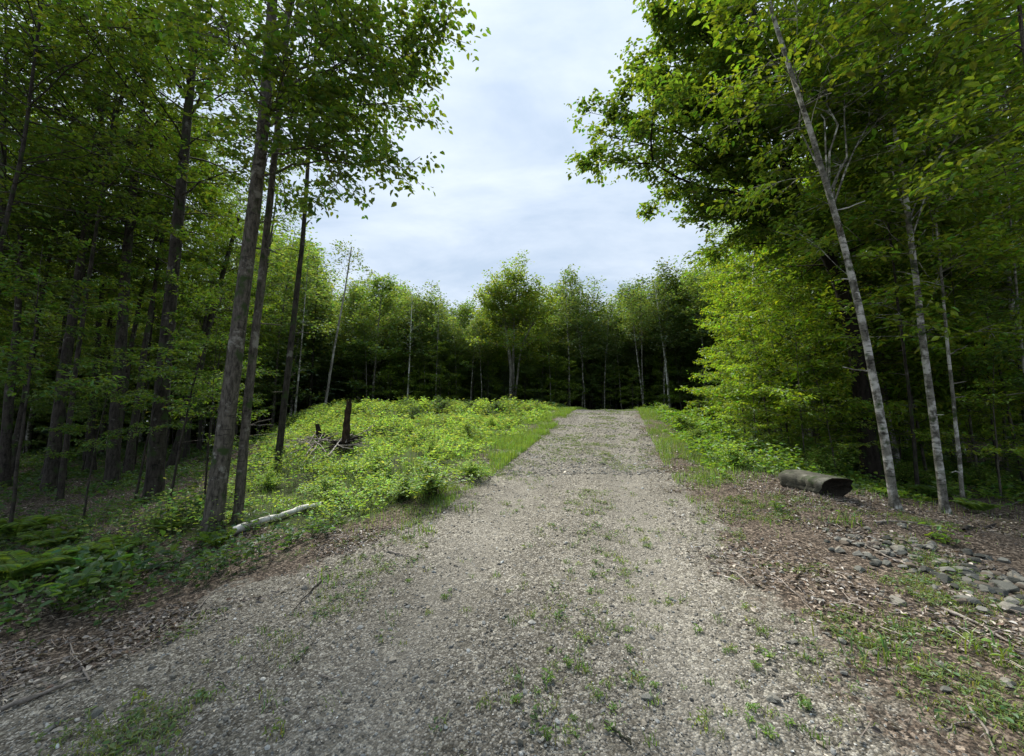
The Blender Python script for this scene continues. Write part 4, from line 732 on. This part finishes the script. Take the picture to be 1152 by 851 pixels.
# ------------------------------------------------------------------ old log, snag, fallen pole, sticks
def old_log():
    a = G(897, 545); b = G(938, 566); c = (a + b) / 2; d = b - a; L = .92; ang = math.atan2(d[1], d[0]) + .33; rng = rs(801)
    r = empty('log', (c[0] + .08, c[1] + .12, c[2] + .13), ang); tag(r, 'old grey green log lying right of the driveway, its dark cut end facing right', 'log')
    m, k = 26, 22; t = np.linspace(0, 1, m); th = np.linspace(0, 2 * np.pi, k, endpoint=False); A = Acc()
    prof_ = np.minimum(1, (t / .13).clip(0, 1) ** .5 * .35 + .65) * (1 - .16 * t) * (1 + .05 * np.sin(t * 9)); V = np.zeros((m, k, 3))
    for j in range(m):
        rr = 1.12 * prof_[j] * (1 + .05 * np.sin(th * 3 + 1) + .04 * np.sin(th * 5 + t[j] * 3) + .035 * rng.randn(k) + .05 * np.sin(th * 9 + 2)); yy = np.cos(th) * .27 * rr; z_ = np.sin(th) * .20 * rr; z_ = np.where(z_ > .15, .15 + (z_ - .15) * .35, z_)
        xx = (t[j] - .5) * L + np.where(t[j] > .9, -.10 * (-z_ / .2), 0) + .03 * np.sin(t[j] * 5); V[j] = np.stack([np.full(k, 1.) * xx, yy, z_ - .02 * t[j]], 1)
    i = np.arange(m - 1)[:, None] * k; j = np.arange(k)[None]; Q = np.stack([i + j, i + (j + 1) % k, i + k + (j + 1) % k, i + k + j], -1).reshape(-1, 4); A.add(V, Q[:, ::-1], (.1, .1, .1))
    cap = np.vstack([V[0], V[0].mean(0) - [.05, 0, 0]]); A.add(cap, np.array([[j_, (j_ + 1) % k, k] for j_ in range(k)]), (.1, .1, .1)); obj('bark', A.mesh('bark', [M_LOG], True), r)
    A = Acc(); R1_ = V[-1] * [1, .99, .99]; cc = R1_.mean(0) - [.13, 0, .0]; mid = R1_ * .55 + cc * .45; mid[:, 0] -= .04 + .02 * rng.rand(k)
    VV = np.vstack([R1_, mid, cc]); A.add(VV, np.array([[j_, (j_ + 1) % k, k + (j_ + 1) % k, k + j_] for j_ in range(k)]), (.1, .1, .1)); A.add(VV, np.array([[k + j_, k + (j_ + 1) % k, 2 * k] for j_ in range(k)]), (.1, .1, .1)); obj('cut_end', A.mesh('cut_end', [M_LOGE], False), r)
old_log()
def snag():
    p = G(388, 506); Yb = p[1]; top = atY(390, 452, Yb); H = top[2] - p[2]; rng = rs(811); r = empty('tree_stump', p); tag(r, 'tall broken dark stump standing among the bright plants left of the driveway', 'stump')
    A = Acc(); k, m = 12, 12; P = trunk_curve([[0, 0, -.1], [.01, 0, H * .5], [.05, 0, H]], m, .004, rng); w_ = 8.5 / F_PX * Yb / 2; rr = np.linspace(w_ * 1.1, w_ * .62, m) + w_ * .7 * np.exp(-np.arange(m) / 1.2)
    V, Q = tubes(P[None], rr[None], k); V = V.reshape(m, k, 3); V[..., :2] += rng.randn(m, k, 2) * .01; V[-1, :, 2] += rng.uniform(-.16, .16, k); A.add(V, Q, (.1, .1, .1)); A.add(np.vstack([V[-1], P[-1] - UP * .15]), np.array([[j, (j + 1) % k, k] for j in range(k)]), (.1, .1, .1)); obj('trunk', A.mesh('trunk', [M_ROT], False), r)
    A = Acc(); n = 30; a = rng.uniform(0, 6.28, n); L = rng.uniform(.25, .6, n); E = np.stack([np.cos(a) * L, np.sin(a) * L, rng.uniform(-.1, .35, n)], 1); V, Q = tubes(bez(np.zeros((n, 3)) + [0, 0, .1], E, .15, rng, 6, .12), np.tile(np.linspace(.05, .008, 6), (n, 1)), 5); A.add(V, Q, (.1, .1, .1)); obj('roots', A.mesh('roots', [M_BLACK], False), r)
    q = G(360, 500); r = empty('root_stub', q); tag(r, 'small black upturned root stub left of the tall broken stump', 'stump'); A = Acc(); V, Q = tubes(bez([[0, 0, -.1]], [[-.12, 0, .6]], .05, rng, 7, .08), np.linspace(.11, .06, 7)[None], 8); A.add(V, Q, (.1, .1, .1))
    n = 10; a = rng.uniform(0, 6.28, n); E = np.stack([np.cos(a) * .4, np.sin(a) * .4, rng.uniform(0, .4, n)], 1); V, Q = tubes(bez(np.zeros((n, 3)) + [0, 0, .1], E, .1, rng, 6, .12), np.tile(np.linspace(.035, .006, 6), (n, 1)), 4); A.add(V, Q, (.1, .1, .1)); obj('stub', A.mesh('stub', [M_BLACK]), r)
snag()
def stick(name, label, cat, pxs, r0, r1, mtl, group=None, seed=1, lift=.02, fork=0, m=12, sides=7, free=None):
    rng = rs(seed); pts = [G(*q) for q in pxs]; o = pts[0]; P = trunk_curve([q - o for q in pts], m, 0)
    if free is None: P[:, 2] = terr(P[:, 0] + o[0], P[:, 1] + o[1]) - o[2] + np.linspace(r0, r1, m) * .7 + lift
    else: P[:, 2] = np.linspace(free[0], free[1], m) + terr(P[:, 0] + o[0], P[:, 1] + o[1]) - o[2]
    P[1:-1] += rng.randn(m - 2, 3) * [.006, .006, .003]; A = Acc(); V, Q = tubes(P[None], np.linspace(r0, r1, m)[None] * (1 + .12 * rng.randn(1, m)), sides); A.add(V, Q, (.1, .1, .1))
    for f in range(fork):
        k = rng.randint(m // 3, m - 2); L = np.linalg.norm(P[-1] - P[0]); e = P[k] + nz((P[-1] - P[0]) + rng.randn(3) * L * [.6, .6, 0]) * L * .3 + [0, 0, .02]; V, Q = tubes(bez(P[k], e, .03, rng, 6, .06), np.linspace(r1 * .8, r1 * .3, 6)[None], 4); A.add(V, Q, (.1, .1, .1))
    ob = obj(name, A.mesh(name, [mtl], True), None, o); return tag(ob, label, cat, group)
stick('fallen_pole', 'white barked pole lying along the left edge of the gravel by the thickest trunk', 'fallen branch', [(262, 604), (290, 593), (312, 587), (340, 575), (362, 572)], .048, .035, M_BIRCH, None, 3, .03)
stick('fallen_pole', 'short tan broken pole lying below the thickest trunk', 'fallen branch', [(168, 643), (196, 640)], .04, .03, M_DEAD, None, 4, .03)
GS = 'fallen branches'
SK = [((0, 806), (60, 780), (104, 765), .016, .007, 'long grey branch lying at the bottom left corner', 1), ((214, 700), (228, 682), (242, 668), .006, .004, 'thin pale stick slanting up on the left of the gravel', 0), ((370, 650), (352, 664), (330, 690), .008, .004, 'curved dark stick on the left part of the gravel', 1), ((437, 622), (452, 626), (470, 632), .009, .005, 'short grey stick on the gravel below the bushes', 0),
      ((680, 818), (695, 832), (710, 848), .008, .005, 'short dark stick at the bottom middle of the gravel', 1), ((783, 503), (800, 498), (818, 492), .03, .018, 'dark bare branch propped in the plants of the right bank', 0), ((1025, 640), (1000, 630), (960, 610), .012, .006, 'thin branch lying left of the stone heap', 1), ((985, 590), (1020, 588), (1050, 595), .012, .006, 'thin branch across the leaves beneath the pale mottled trunks', 1),
      ((1085, 600), (1102, 596), (1120, 592), .022, .014, 'dark branch stub right of the pale mottled trunks', 0), ((1150, 566), (1120, 572), (1095, 568), .012, .006, 'bare branch on the shaded leaves at the right edge', 2), ((100, 770), (85, 745), (78, 725), .008, .004, 'bent twig standing beside the long grey branch', 2), ((1090, 800), (1105, 820), (1120, 848), .007, .004, 'pale twig at the bottom right corner', 1), ((1060, 690), (1100, 705), (1150, 735), .010, .006, 'long pale branch lying across the right shoulder', 1), ((860, 640), (890, 665), (915, 690), .006, .003, 'thin brown twig on the right side of the gravel', 1), ((150, 720), (170, 700), (190, 694), .007, .004, 'forked grey twig on the leaves at the lower left', 2)]
for k, (a, b, c, r0, r1, lb, fk) in enumerate(SK): stick('fallen_branch', lb, 'branch', [a, b, c], r0, r1, M_DEAD if 'dark' not in lb else M_BARK, GS, 20 + k, .01, fk, free=(.1, .35) if 'propped' in lb else None)
BP = [((300, 508), (322, 512), (340, 518)), ((312, 486), (330, 498), (350, 515)), ((356, 488), (352, 502), (345, 515)), ((365, 498), (380, 515), (398, 520)), ((330, 505), (350, 512), (372, 508)), ((402, 482), (396, 498), (388, 512)), ((340, 528), (352, 516), (362, 500)), ((410, 505), (396, 512), (380, 516)), ((318, 530), (330, 526), (346, 528)), ((350, 500), (342, 508), (325, 515)), ((330, 490), (345, 500), (352, 506)), ((352, 508), (348, 518), (344, 526)), ((318, 498), (345, 502), (372, 512)), ((338, 512), (360, 505), (380, 500)), ((322, 520), (335, 517), (352, 514)), ((368, 520), (378, 512), (384, 506)), ((395, 498), (410, 494), (420, 488)), ((272, 540), (290, 538), (303, 536)), ((345, 495), (358, 512), (366, 524)), ((420, 487), (425, 478), (424, 474))]
for k, q in enumerate(BP): stick('dead_branch', 'bare grey dead branch of the brush pile beside the tall broken stump', 'branch', q, .026 - .001 * (k % 7), .010, M_DEAD if k % 3 else M_FARB, 'branches of the brush pile', 60 + k, .0, 2, free=(.12 + .03 * (k % 3), .30))
rng = rs(850)
for k in range(34):
    left = rng.rand() < .5; px = rng.uniform(20, 380) if left else rng.uniform(830, 1140); py = rng.uniform(600, 830) if not left else rng.uniform(640, 830)
    if left and py < 940 - .85 * px - 60: continue
    a = rng.uniform(-.8, .8); L = rng.uniform(12, 30) * (py / 700); stick('twig', 'short dry twig lying on dead leaves at the left of the gravel' if left else 'short dry twig lying on dead leaves at the right of the gravel', 'twig', [(px, py), (px + L * math.cos(a) * .5, py + L * .4 * math.sin(a)), (px + L * math.cos(a), py + L * .7 * math.sin(a))], rng.uniform(.003, .006), .002, M_DEAD, 'twigs left of the gravel' if left else 'twigs right of the gravel', 900 + k, .006, 1, 7, 5)
# bright maple seedling on the stones
A = Acc(); plant_leaves(A, np.zeros(3), rs(860), 60, .17, .16, .075, (.15, .25, .035)); p = G(1062, 612)
tag(obj('seedling', A.mesh('seedling', [M_GRASS, M_LEAF]), None, p), 'bright small leafy sprig growing out of the stone heap', 'seedling')
LV = [(150, 655, .5, 'broad leafed low plant left of the gravel, nearest the dead leaves'), (110, 672, .55, 'broad leafed low plant at the lower left behind the dead leaves'), (60, 690, .5, 'broad leafed low plant near the lower left corner'), (205, 585, .45, 'low leafy plant between the flared trunk and the thickest trunk')]
for k, (px, py, s, lb) in enumerate(LV):
    A = Acc(); plant_leaves(A, np.zeros(3), rs(870 + k), 110, .62 * s / .5, .42, .10, (.07, .14, .03)); tag(obj('leafy_plant', A.mesh('leafy_plant', [M_GRASS, M_LEAF]), None, G(px, py)), lb, 'plant', 'broad leafed plants at the left')
